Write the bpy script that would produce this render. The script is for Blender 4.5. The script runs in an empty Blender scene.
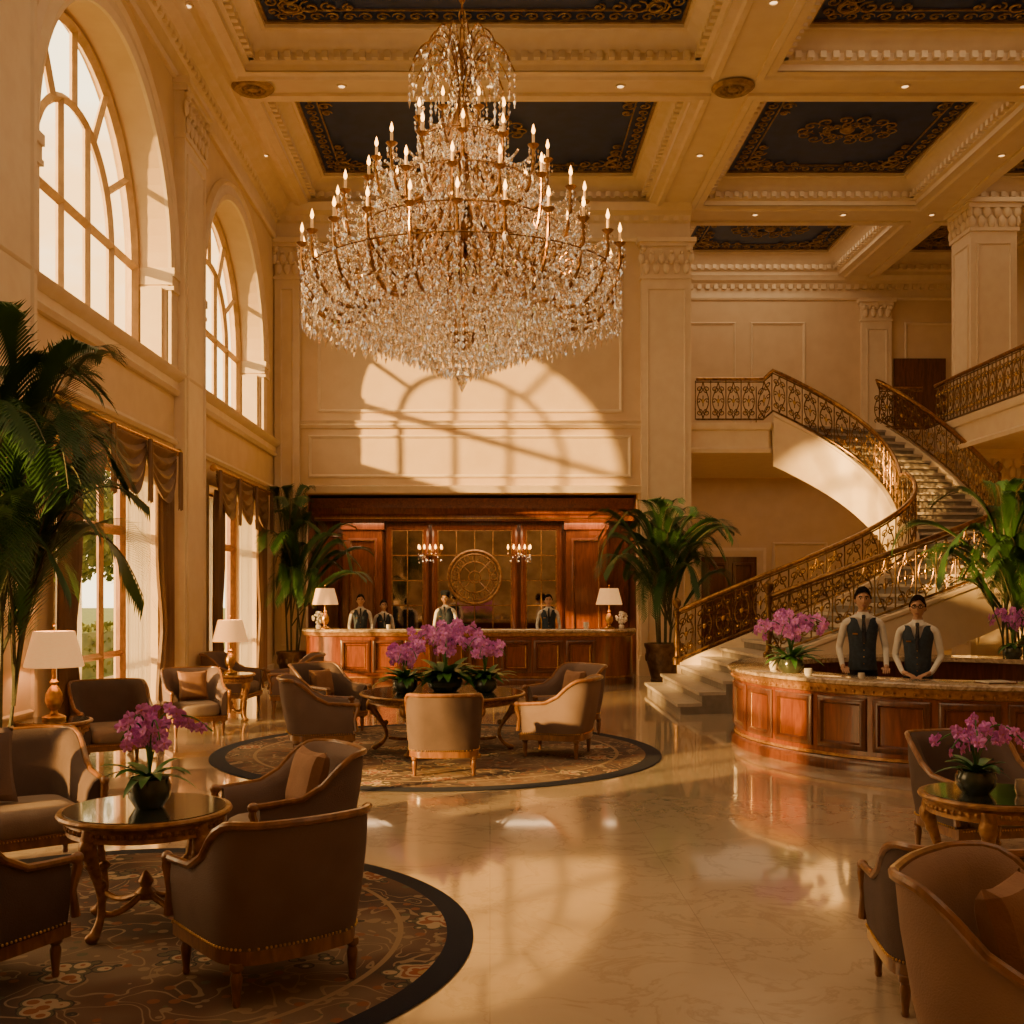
import bpy, math, random
from mathutils import Vector, Matrix
random.seed(7)
S=bpy.context.scene; COL=S.collection
pi=math.pi; sin=math.sin; cos=math.cos
# ------------------------------------------------------------ materials
def mk(name,c1,c2=None,sc=6,rough=.5,metal=0,bump=0,coat=0,emit=None,es=0,st=(1,1,1),dist=0,lo=.35,hi=.65,fine=None,spec=.5):
    m=bpy.data.materials.new(name);m.use_nodes=True
    nt=m.node_tree;N=nt.nodes;L=nt.links;b=N['Principled BSDF']
    if c2 is None: c2=tuple(c*.82 for c in c1)
    tc=N.new('ShaderNodeTexCoord');mp=N.new('ShaderNodeMapping');mp.inputs['Scale'].default_value=st
    L.new(tc.outputs['Object'],mp.inputs['Vector'])
    nz=N.new('ShaderNodeTexNoise');nz.inputs['Scale'].default_value=sc;nz.inputs['Detail'].default_value=5;nz.inputs['Distortion'].default_value=dist
    L.new(mp.outputs[0],nz.inputs['Vector'])
    cr=N.new('ShaderNodeValToRGB');cr.color_ramp.elements[0].position=lo;cr.color_ramp.elements[1].position=hi
    cr.color_ramp.elements[0].color=(*c2,1);cr.color_ramp.elements[1].color=(*c1,1)
    L.new(nz.outputs['Fac'],cr.inputs[0]);L.new(cr.outputs[0],b.inputs['Base Color'])
    b.inputs['Roughness'].default_value=rough;b.inputs['Metallic'].default_value=metal;b.inputs['Specular IOR Level'].default_value=spec
    b.inputs['Coat Weight'].default_value=coat;b.inputs['Coat Roughness'].default_value=.1
    if bump:
        bp=N.new('ShaderNodeBump');bp.inputs['Strength'].default_value=bump;bp.inputs['Distance'].default_value=.02
        n2=nz
        if fine:
            n2=N.new('ShaderNodeTexNoise');n2.inputs['Scale'].default_value=fine;L.new(tc.outputs['Object'],n2.inputs['Vector'])
        L.new(n2.outputs['Fac'],bp.inputs['Height']);L.new(bp.outputs[0],b.inputs['Normal'])
    if emit:
        b.inputs['Emission Color'].default_value=(*emit,1);b.inputs['Emission Strength'].default_value=es
    return m
M={}
M['wall']=mk('plaster_wall',(.75,.565,.355),(.70,.515,.315),sc=2.5,rough=.6,bump=.08,fine=30)
M['trim']=mk('cream_moulding',(.82,.67,.47),(.77,.61,.42),sc=4,rough=.45)
M['ceil']=mk('ceiling_plaster',(.80,.65,.46),(.76,.60,.42),sc=3,rough=.55)
M['blue']=mk('ceiling_blue_paint',(.012,.036,.14),(.008,.025,.09),sc=3,rough=.5)
M['gold']=mk('antique_gold',(.78,.48,.16),(.48,.27,.08),sc=14,rough=.3,metal=1,bump=.2)
M['bronze']=mk('antique_bronze_gold',(.46,.24,.08),(.22,.11,.04),sc=14,rough=.28,metal=1,bump=.2)
M['giltr']=mk('gilt_plaster',(.42,.28,.11),(.24,.15,.06),sc=10,rough=.4,metal=.6,bump=.3)
M['iron']=mk('bronze_railing',(.30,.17,.065),(.11,.06,.028),sc=10,rough=.35,metal=.9)
M['wood']=mk('mahogany_wood',(.27,.075,.024),(.12,.03,.012),sc=3,rough=.28,coat=.6,st=(5,5,.7),dist=1.2,lo=.3,hi=.7)
M['woodd']=mk('dark_mahogany_wood',(.15,.045,.018),(.07,.02,.009),sc=3,rough=.3,coat=.5,st=(5,5,.7),dist=1.2)
M['walnut']=mk('walnut_chair_frame',(.30,.13,.045),(.17,.07,.025),sc=5,rough=.3,coat=.4,st=(3,3,1),dist=1)
M['giltwood']=mk('carved_gilt_wood',(.44,.22,.07),(.22,.095,.03),sc=16,rough=.35,metal=.35,bump=.5,coat=.2)
M['fab']=mk('taupe_velvet',(.185,.125,.105),(.165,.108,.09),sc=5,rough=.9,bump=.25,fine=140)
M['fabd']=mk('dark_brown_velvet',(.115,.074,.062),(.095,.061,.051),sc=5,rough=.9,bump=.25,fine=140)
M['pil']=mk('brown_silk_cushion',(.30,.15,.08),(.25,.12,.06),sc=9,rough=.7,bump=.2,fine=90)
M['seat']=mk('seat_fabric',(.30,.22,.165),(.26,.185,.14),sc=8,rough=.9,bump=.2,fine=120)
M['glasst']=mk('dark_glass_top',(.03,.035,.03),(.02,.025,.02),sc=4,rough=.04,coat=1)
M['stone']=mk('marble_counter',(.55,.42,.28),(.25,.17,.10),sc=9,rough=.12,coat=.5,dist=2)
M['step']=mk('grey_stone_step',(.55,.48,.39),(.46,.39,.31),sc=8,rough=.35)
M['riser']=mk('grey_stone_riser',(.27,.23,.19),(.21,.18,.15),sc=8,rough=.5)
M['pot']=mk('green_ceramic_pot',(.06,.075,.045),(.03,.04,.025),sc=8,rough=.2,coat=.6)
M['pott']=mk('bronze_planter',(.22,.13,.07),(.11,.06,.035),sc=10,rough=.4,metal=.5,bump=.3)
M['soil']=mk('potting_soil',(.04,.025,.015),(.02,.012,.008),sc=40,rough=1,bump=.6)
M['leaf']=mk('palm_leaf',(.042,.115,.022),(.02,.058,.014),sc=4,rough=.5)
M['leafo']=mk('orchid_leaf',(.07,.22,.04),(.035,.13,.025),sc=6,rough=.35)
M['cane']=mk('palm_cane',(.09,.09,.035),(.05,.045,.02),sc=12,rough=.6,st=(1,1,4))
M['petal']=mk('purple_petal',(.86,.34,.88),(.66,.18,.76),sc=30,rough=.5)
M['pcent']=mk('petal_centre',(.75,.25,.35),(.5,.1,.3),sc=40,rough=.5)
M['skin1']=mk('skin_tan',(.50,.29,.19),(.46,.26,.165),sc=12,rough=.5)
M['shirt']=mk('white_shirt',(.74,.71,.67),(.66,.63,.58),sc=14,rough=.8,bump=.2)
M['vest']=mk('navy_vest',(.045,.06,.085),(.03,.042,.06),sc=30,rough=.8,spec=.2)
M['trou']=mk('dark_trousers',(.02,.022,.03),(.014,.016,.022),sc=30,rough=.8,spec=.2)
M['hair']=mk('black_hair',(.012,.008,.006),(.006,.004,.004),sc=50,rough=.85,bump=.3,spec=.1)
M['tie']=mk('dark_grey_tie',(.05,.05,.06),(.02,.02,.03),sc=60,rough=.6,spec=.2)
M['lip']=mk('lip',(.34,.13,.11),sc=5,rough=.4)
M['drape']=mk('brown_silk_drape',(.26,.15,.08),(.18,.095,.05),sc=3,rough=.45,st=(2,2,.3))
M['candle']=mk('ivory_candle',(.80,.55,.28),sc=4,rough=.5,emit=(1,.45,.12),es=.3)
M['flame']=mk('flame_bulb',(1,.7,.4),sc=4,rough=.5,emit=(1,.44,.09),es=11)
M['bulb']=mk('downlight_lens',(1,.9,.7),sc=4,rough=.5,emit=(1,.60,.25),es=3)
M['shade']=mk('lamp_shade_linen',(.80,.50,.24),(.75,.46,.21),sc=20,rough=.8,emit=(1,.48,.15),es=.7,st=(1,1,4))
M['white']=mk('white_porcelain',(.8,.76,.68),sc=4,rough=.2)
M['frame']=mk('window_frame_paint',(.62,.42,.22),(.5,.33,.17),sc=6,rough=.45)
M['lawn']=mk('lawn_grass',(.10,.15,.03),(.05,.08,.02),sc=3,rough=1)
M['pave']=mk('paving',(.5,.42,.32),(.4,.33,.25),sc=3,rough=.8)
M['tree']=mk('tree_leaf',(.12,.15,.025),(.05,.08,.012),sc=2,rough=.7)
M['bark']=mk('tree_bark',(.12,.08,.05),(.06,.04,.025),sc=10,rough=.9,bump=.6)
M['bead']=mk('glass_bead',(.9,.8,.65),sc=5,rough=.05,metal=.3)
M['mirror']=mk('aged_mirror_glass',(.62,.54,.43),(.34,.28,.21),sc=2.2,rough=.05,metal=1,bump=.05)
def nodes(name):
    m=bpy.data.materials.new(name);m.use_nodes=True;nt=m.node_tree
    return m,nt.nodes,nt.links,nt.nodes['Principled BSDF']
def ramp(N,els,interp='LINEAR'):
    r=N.new('ShaderNodeValToRGB');r.color_ramp.interpolation=interp
    e=r.color_ramp.elements
    while len(e)<len(els): e.new(.5)
    for i,(p,c) in enumerate(els): e[i].position=p;e[i].color=(*c,1)
    return r
# crystal, with noise-placed emission flecks painted in as sparkle
m,N,L,b=nodes('cut_crystal');M['crys']=m
gl=N.new('ShaderNodeBsdfGlossy');gl.inputs['Color'].default_value=(1,.92,.78,1);gl.inputs['Roughness'].default_value=.05
tr=N.new('ShaderNodeBsdfTransparent');tr.inputs['Color'].default_value=(1,.94,.84,1)
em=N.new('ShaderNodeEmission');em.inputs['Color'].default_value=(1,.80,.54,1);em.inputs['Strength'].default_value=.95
nz=N.new('ShaderNodeTexNoise');nz.inputs['Scale'].default_value=24
tc=N.new('ShaderNodeTexCoord');L.new(tc.outputs['Object'],nz.inputs['Vector'])
r=ramp(N,[(.59,(0,0,0)),(.69,(1,1,1))]);L.new(nz.outputs['Fac'],r.inputs[0])
mx=N.new('ShaderNodeMixShader');mx.inputs[0].default_value=.45;L.new(gl.outputs[0],mx.inputs[1]);L.new(tr.outputs[0],mx.inputs[2])
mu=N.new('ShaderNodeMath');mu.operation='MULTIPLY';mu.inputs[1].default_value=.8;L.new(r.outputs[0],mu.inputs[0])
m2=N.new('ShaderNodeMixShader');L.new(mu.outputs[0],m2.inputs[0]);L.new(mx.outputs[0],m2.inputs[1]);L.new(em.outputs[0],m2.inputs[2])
L.new(m2.outputs[0],N['Material Output'].inputs[0])
# sheer
m,N,L,b=nodes('sheer_curtain_cloth');M['sheer']=m
nz=N.new('ShaderNodeTexNoise');nz.inputs['Scale'].default_value=60
r=ramp(N,[(.3,(.85,.76,.6)),(.7,(.95,.88,.74))]);L.new(nz.outputs['Fac'],r.inputs[0])
df=N.new('ShaderNodeBsdfDiffuse');tl=N.new('ShaderNodeBsdfTranslucent');tr=N.new('ShaderNodeBsdfTransparent')
L.new(r.outputs[0],df.inputs[0]);L.new(r.outputs[0],tl.inputs[0])
a=N.new('ShaderNodeMixShader');a.inputs[0].default_value=.6;L.new(df.outputs[0],a.inputs[1]);L.new(tl.outputs[0],a.inputs[2])
a2=N.new('ShaderNodeMixShader');a2.inputs[0].default_value=.3;L.new(a.outputs[0],a2.inputs[1]);L.new(tr.outputs[0],a2.inputs[2])
L.new(a2.outputs[0],N['Material Output'].inputs[0])
# floor
m,N,L,b=nodes('polished_marble_floor');M['floor']=m
tc=N.new('ShaderNodeTexCoord')
nz=N.new('ShaderNodeTexNoise');nz.inputs['Scale'].default_value=1.7;nz.inputs['Detail'].default_value=12;nz.inputs['Roughness'].default_value=.62;nz.inputs['Distortion'].default_value=.8
L.new(tc.outputs['Object'],nz.inputs['Vector'])
r=ramp(N,[(0,(.47,.37,.26)),(.465,(.53,.42,.30)),(.493,(.43,.33,.23)),(.52,(.53,.42,.30)),(1,(.60,.49,.36))]);L.new(nz.outputs['Fac'],r.inputs[0])
br=N.new('ShaderNodeTexBrick');br.offset=0;br.inputs['Scale'].default_value=1;br.inputs['Brick Width'].default_value=1.2;br.inputs['Row Height'].default_value=1.2;br.inputs['Mortar Size'].default_value=.0025
L.new(tc.outputs['Object'],br.inputs['Vector'])
mx=N.new('ShaderNodeMix');mx.data_type='RGBA';L.new(br.outputs['Fac'],mx.inputs[0]);L.new(r.outputs[0],mx.inputs[6]);mx.inputs[7].default_value=(.40,.31,.22,1)
L.new(mx.outputs[2],b.inputs['Base Color']);b.inputs['Roughness'].default_value=.13;b.inputs['Coat Weight'].default_value=.8;b.inputs['Coat Roughness'].default_value=.045
# rug
def rugmat(name,R):
    m,N,L,b=nodes(name);tc=N.new('ShaderNodeTexCoord')
    vm=N.new('ShaderNodeVectorMath');vm.operation='LENGTH';L.new(tc.outputs['Object'],vm.inputs[0])
    dv=N.new('ShaderNodeMath');dv.operation='DIVIDE';dv.inputs[1].default_value=R;L.new(vm.outputs['Value'],dv.inputs[0])
    def mix(fac,a,b_):
        x=N.new('ShaderNodeMix');x.data_type='RGBA';L.new(fac,x.inputs[0])
        for i,s in ((6,a),(7,b_)):
            if isinstance(s,tuple): x.inputs[i].default_value=(*s,1)
            else: L.new(s,x.inputs[i])
        return x.outputs[2]
    big=N.new('ShaderNodeTexNoise');big.inputs['Scale'].default_value=1.1;L.new(tc.outputs['Object'],big.inputs['Vector'])
    base=ramp(N,[(.42,(.075,.046,.036)),(.5,(.14,.075,.048)),(.58,(.19,.125,.08))]);L.new(big.outputs['Fac'],base.inputs[0])
    nz=N.new('ShaderNodeTexNoise');nz.inputs['Scale'].default_value=2.6;nz.inputs['Detail'].default_value=1;nz.inputs['Distortion'].default_value=.8;L.new(tc.outputs['Object'],nz.inputs['Vector'])
    vine=ramp(N,[(0,(0,0,0)),(.45,(1,1,1)),(.47,(0,0,0)),(.55,(1,1,1)),(.57,(0,0,0))],'CONSTANT');L.new(nz.outputs['Fac'],vine.inputs[0])
    col=mix(vine.outputs[0],base.outputs[0],(.30,.205,.12))
    v2=N.new('ShaderNodeTexVoronoi');v2.inputs['Scale'].default_value=10;L.new(tc.outputs['Object'],v2.inputs['Vector'])
    l2=ramp(N,[(0,(.9,.9,.9)),(.30,(0,0,0))],'CONSTANT');L.new(v2.outputs['Distance'],l2.inputs[0])
    lc=ramp(N,[(0,(.26,.10,.05)),(.4,(.30,.21,.125)),(.7,(.12,.11,.065))],'CONSTANT');L.new(v2.outputs['Color'],lc.inputs[0])
    col=mix(l2.outputs[0],col,lc.outputs[0])
    v1=N.new('ShaderNodeTexVoronoi');v1.inputs['Scale'].default_value=1.7;v1.inputs['Randomness'].default_value=.6;L.new(tc.outputs['Object'],v1.inputs['Vector'])
    ad=N.new('ShaderNodeMath');ad.operation='MULTIPLY_ADD';ad.inputs[1].default_value=.30;L.new(v2.outputs['Distance'],ad.inputs[0]);L.new(v1.outputs['Distance'],ad.inputs[2])
    fl=ramp(N,[(0,(.44,.29,.12)),(.16,(.33,.10,.05)),(.22,(.48,.36,.23)),(.29,(.29,.11,.055)),(.36,(.46,.34,.21)),(.42,(.12,.10,.06)),(.46,(.05,.04,.035))],'CONSTANT');L.new(ad.outputs[0],fl.inputs[0])
    ff=ramp(N,[(0,(1,1,1)),(.485,(0,0,0))],'CONSTANT');L.new(ad.outputs[0],ff.inputs[0])
    col=mix(ff.outputs[0],col,fl.outputs[0])
    bd=ramp(N,[(0,(0,0,0)),(.80,(1,1,1)),(.815,(0,0,0)),(.93,(1,1,1))],'CONSTANT');L.new(dv.outputs[0],bd.inputs[0])
    bc=ramp(N,[(0,(.32,.215,.12)),(.81,(.32,.215,.12)),(.90,(.012,.014,.03)),(.93,(.012,.014,.03))],'CONSTANT');L.new(dv.outputs[0],bc.inputs[0])
    L.new(mix(bd.outputs[0],col,bc.outputs[0]),b.inputs['Base Color']);b.inputs['Roughness'].default_value=.95
    n3=N.new('ShaderNodeTexNoise');n3.inputs['Scale'].default_value=180;L.new(tc.outputs['Object'],n3.inputs['Vector'])
    bp=N.new('ShaderNodeBump');bp.inputs['Strength'].default_value=.4;bp.inputs['Distance'].default_value=.01;L.new(n3.outputs['Fac'],bp.inputs['Height']);L.new(bp.outputs[0],b.inputs['Normal'])
    return m
M['rug1']=rugmat('ornate_rug_wool',2.05);M['rug2']=rugmat('ornate_rug_wool_wide',2.6)
# ------------------------------------------------------------ mesh builder
class MB:
    def __init__(s): s.v=[];s.f=[];s.m=[]
    def add(s,vs,fs,mat=0):
        o=len(s.v);s.v+= [tuple(p) for p in vs]
        for f in fs: s.f.append(tuple(i+o for i in f));s.m.append(mat)
    def quad(s,a,b,c,d,mat=0): s.add([a,b,c,d],[(0,1,2,3)],mat)
    def box(s,x0,x1,y0,y1,z0,z1,mat=0):
        s.add([(x0,y0,z0),(x1,y0,z0),(x1,y1,z0),(x0,y1,z0),(x0,y0,z1),(x1,y0,z1),(x1,y1,z1),(x0,y1,z1)],
              [(3,2,1,0),(4,5,6,7),(0,1,5,4),(1,2,6,5),(2,3,7,6),(3,0,4,7)],mat)
    def grid(s,rows,cu=False,cv=False,mat=0,caps=False):
        n=len(rows);k=len(rows[0]);vs=[p for r in rows for p in r];fs=[]
        for i in range(n if cu else n-1):
            for j in range(k if cv else k-1):
                a=i*k+j;b=i*k+(j+1)%k;c=((i+1)%n)*k+(j+1)%k;d=((i+1)%n)*k+j
                fs.append((a,b,c,d))
        if caps: fs.append(tuple(range(k))[::-1]);fs.append(tuple((n-1)*k+j for j in range(k)))
        s.add(vs,fs,mat)
    def lathe(s,prof,c=(0,0,0),n=24,mat=0,sx=1,sy=1):
        rows=[[(c[0]+max(r,.0004)*cos(2*pi*j/n)*sx,c[1]+max(r,.0004)*sin(2*pi*j/n)*sy,c[2]+z) for j in range(n)] for r,z in prof]
        s.grid(rows,False,True,mat)
    def tube(s,path,r,n=8,mat=0,closed=False,flat=1):
        P=[Vector(p) for p in path];k=len(P)
        if not hasattr(r,'__len__'): r=[r]*k
        rows=[];nr=None
        for i in range(k):
            if closed: t=P[(i+1)%k]-P[i-1]
            else: t=P[min(i+1,k-1)]-P[max(i-1,0)]
            if t.length<1e-9: t=Vector((0,0,1))
            t.normalize()
            if nr is None:
                nr=t.cross(Vector((0,0,1)))
                if nr.length<.1: nr=t.cross(Vector((0,1,0)))
            nr=(nr-t*nr.dot(t));
            if nr.length<1e-6: nr=t.orthogonal()
            nr.normalize();bn=t.cross(nr)
            rows.append([P[i]+(nr*cos(2*pi*j/n)+bn*sin(2*pi*j/n)*flat)*r[i] for j in range(n)])
        s.grid(rows,closed,True,mat,caps=not closed)
    def sph(s,c,r,n=12,k=8,mat=0):
        if not hasattr(r,'__len__'): r=(r,r,r)
        rows=[[(c[0]+r[0]*max(sin(pi*i/k),.002)*cos(2*pi*j/n),c[1]+r[1]*max(sin(pi*i/k),.002)*sin(2*pi*j/n),c[2]-r[2]*cos(pi*i/k)) for j in range(n)] for i in range(k+1)]
        s.grid(rows,False,True,mat)
    def frame(s,P,u,v,n,w,h,prof,mat=0):
        P=Vector(P);u=Vector(u);v=Vector(v);n=Vector(n);rows=[]
        for i,o in prof:
            rows.append([P+u*i+v*i+n*o,P+u*(w-i)+v*i+n*o,P+u*(w-i)+v*(h-i)+n*o,P+u*i+v*(h-i)+n*o])
        s.grid(rows,False,True,mat)
    def sweep(s,path,prof,closed=False,mat=0,zoff=None):
        k=len(path);rows=[]
        for i in range(k):
            a=Vector(path[i-1] if (i>0 or closed) else path[i]);b=Vector(path[i]);c=Vector(path[(i+1)%k] if (i<k-1 or closed) else path[i])
            d1=(b-a);d2=(c-b)
            if d1.length<1e-9:d1=d2
            if d2.length<1e-9:d2=d1
            d1.normalize();d2.normalize();n1=Vector((d1.y,-d1.x));n2=Vector((d2.y,-d2.x));q=n1+n2;q.normalize();f=1/max(q.dot(n1),.3)
            zz=zoff[i] if zoff else 0
            rows.append([(b.x+q.x*o*f,b.y+q.y*o*f,z+zz) for o,z in prof])
        s.grid(rows,closed,True,mat,caps=not closed)
    def prism(s,pts,z0,z1,mat=0):
        k=len(pts);vs=[(x,y,z0) for x,y in pts]+[(x,y,z1) for x,y in pts]
        s.add(vs,[tuple(range(k))[::-1],tuple(range(k,2*k))]+[(i,(i+1)%k,(i+1)%k+k,i+k) for i in range(k)],mat)
    def xf(s,mt):
        s.v=[tuple(mt@Vector(p)) for p in s.v];return s
KIDS={}
def link(o,parent=None):
    COL.objects.link(o)
    if parent is not None: o.parent=parent;KIDS.setdefault(parent.name,[]).append(o)
    return o
def mesh(mb,name,mats,flat=False):
    me=bpy.data.meshes.new(name);me.from_pydata(mb.v,[],mb.f)
    for a in mats: me.materials.append(M[a] if isinstance(a,str) else a)
    if len(mats)>1: me.polygons.foreach_set('material_index',mb.m)
    if not flat:
        me.polygons.foreach_set('use_smooth',[True]*len(me.polygons))
        me.set_sharp_from_angle(angle=math.radians(38))
    me.update();return me
def part(name,mb,mats,parent,loc=(0,0,0),rot=(0,0,0),label=None,flat=False,kind=None,me=None):
    o=bpy.data.objects.new(name,me or mesh(mb,name,mats,flat));o.location=loc;o.rotation_euler=rot
    if label:o['label']=label
    if kind:o['kind']=kind
    return link(o,parent)
def top(name,mb,mats,label,cat,loc=(0,0,0),rot=0,kind=None,group=None,flat=False):
    o=bpy.data.objects.new(name,mesh(mb,name,mats,flat));o.location=loc;o.rotation_euler=(0,0,rot)
    o['label']=label;o['category']=cat
    if kind:o['kind']=kind
    if group:o['group']=group
    return link(o)
def root(name,label,cat,loc=(0,0,0),rot=0,group=None,kind=None,parent=None):
    o=bpy.data.objects.new(name,None);o.empty_display_size=.1;o.location=loc;o.rotation_euler=(0,0,rot)
    o['label']=label
    if cat:o['category']=cat
    if group:o['group']=group
    if kind:o['kind']=kind
    return link(o,parent)
def copy_thing(rt,loc,rot=None,label=None,scale=None):
    def rec(o,p):
        n=o.copy();n.parent=p;COL.objects.link(n)
        if p is not None: KIDS.setdefault(p.name,[]).append(n)
        for c in KIDS.get(o.name,[]): rec(c,n)
        return n
    n=rec(rt,None);n.location=loc
    if rot is not None:n.rotation_euler=(0,0,rot)
    if label:n['label']=label
    if scale:n.scale=(scale,)*3
    return n
def bez(pts,t):
    P=[Vector(p) for p in pts]
    while len(P)>1: P=[P[i].lerp(P[i+1],t) for i in range(len(P)-1)]
    return P[0]
def bezl(pts,n): return [bez(pts,i/n) for i in range(n+1)]
def light(name,typ,loc,en,col=(1,.74,.44),**k):
    l=bpy.data.lights.new(name,typ);l.energy=en;l.color=col
    for a,b in k.items(): setattr(l,a,b)
    o=bpy.data.objects.new(name,l);o.location=loc;COL.objects.link(o);return o
def struct(name,mb,mats,label,cat='wall',**k): return top(name,mb,mats,label,cat,kind='structure',**k)
# ------------------------------------------------------------ room shell
H=10.4
mb=MB();mb.box(-5.44,13,-3,30,-.1,0);struct('floor',mb,['floor'],'polished cream marble tile floor with soft veining','floor')
XW=-4.8;XO=-5.44;R=2.4;SILL=5.25;SPR=6.7;LW=1.9;LT=3.7;YC=[7.3,14.0,20.7]
mb=MB()
def q(y0,y1,z0,z1):
    for X in (XW,XO): mb.quad((X,y0,z0),(X,y1,z0),(X,y1,z1),(X,y0,z1))
y=-3
for yc in YC:
    q(y,yc-R,0,H);q(yc-R,yc-LW,0,SILL);q(yc-LW,yc+LW,LT,SILL);q(yc+LW,yc+R,0,SILL);y=yc+R
    A=[(yc+R*cos(pi-pi*i/32),SPR+R*sin(pi*i/32)) for i in range(33)]
    for X in (XW,XO):
        for i in range(32): mb.quad((X,*A[i]),(X,*A[i+1]),(X,A[i+1][0],H),(X,A[i][0],H))
    L_=[(yc-R,SILL)]+A+[(yc+R,SILL),(yc-R,SILL)]
    for i in range(len(L_)-1): mb.quad((XW,*L_[i]),(XW,*L_[i+1]),(XO,*L_[i+1]),(XO,*L_[i]))
    L_=[(yc-LW,0),(yc-LW,LT),(yc+LW,LT),(yc+LW,0)]
    for i in range(3): mb.quad((XW,*L_[i]),(XW,*L_[i+1]),(XO,*L_[i+1]),(XO,*L_[i]))
q(y,24.5,0,H)
struct('wall_left',mb,['wall'],'warm cream plaster wall with arched window openings')
mb=MB()
mb.box(-5.44,4.45,24.5,24.8,4.05,H);mb.box(-5.44,-4.1,24.5,24.8,0,4.05);mb.box(3.3,4.45,24.5,24.8,0,4.05)
mb.box(4.25,4.45,24.8,30,0,H)
struct('wall_back',mb,['wall'],'tall cream plaster wall above the reception niche')
mb=MB();mb.box(4.45,13,30,30.2,0,H);struct('wall_gallery',mb,['wall'],'panelled plaster wall behind the upper gallery')
mb=MB();mb.box(13,13.2,-3,30.2,0,H);struct('wall_right',mb,['wall'],'plain cream plaster side wall')
mb=MB();mb.box(-5.44,13,-3.2,-3,0,H);struct('wall_front',mb,['wall'],'plain cream plaster entrance wall')
mb=MB();mb.box(-4.1,3.3,26.0,26.2,0,4.05);mb.box(-4.3,-4.1,24.8,26.2,0,4.05);mb.box(3.3,3.5,24.8,26.2,0,4.05);mb.box(-4.3,3.5,24.8,26.2,4.05,4.2)
struct('wall_niche',mb,['woodd'],'dark mahogany lining of the reception niche')
# ceiling
XS=[(-4.0,3.5),(4.7,9.4),(10.5,12.7)];YS=[(1.8,6.6),(7.7,12.5),(14.2,18.0),(19.1,24.3),(25.6,29.7)]
mb=MB();xb=[XO]+[a for p in XS for a in p]+[13];yb=[-3]+[a for p in YS for a in p]+[30]
for i in range(len(xb)-1):
    for j in range(len(yb)-1):
        if i%2==1 and j%2==1: continue
        mb.quad((xb[i],yb[j],H),(xb[i+1],yb[j],H),(xb[i+1],yb[j+1],H),(xb[i],yb[j+1],H))
mb.quad((XO,-3,11.4),(13,-3,11.4),(13,30.2,11.4),(XO,30.2,11.4))
struct('ceiling',mb,['ceil'],'coffered cream ceiling with deep beams','ceiling')
def spiral(mb,c,s,a,fl=1,mat=0,r=.03,turns=1.4,up=(0,0,1),n=14):
    pts=[];rr=[]
    for i in range(n+1):
        t=i/n;th=a+fl*t*turns*2*pi;rad=s*(1-t)**.8
        pts.append((c[0]+rad*cos(th),c[1]+rad*sin(th),c[2]));rr.append(r*(.35+.65*sin(pi*min(1,t*.9+.1))))
    mb.tube(pts,rr,5,mat)
tn=0
CP=[(0,0),(0,.1),(.07,.13),(.07,.26),(.14,.30),(.2,.40),(.3,.45),(.34,.5),(.4,.5),(.4,.6)]
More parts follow.
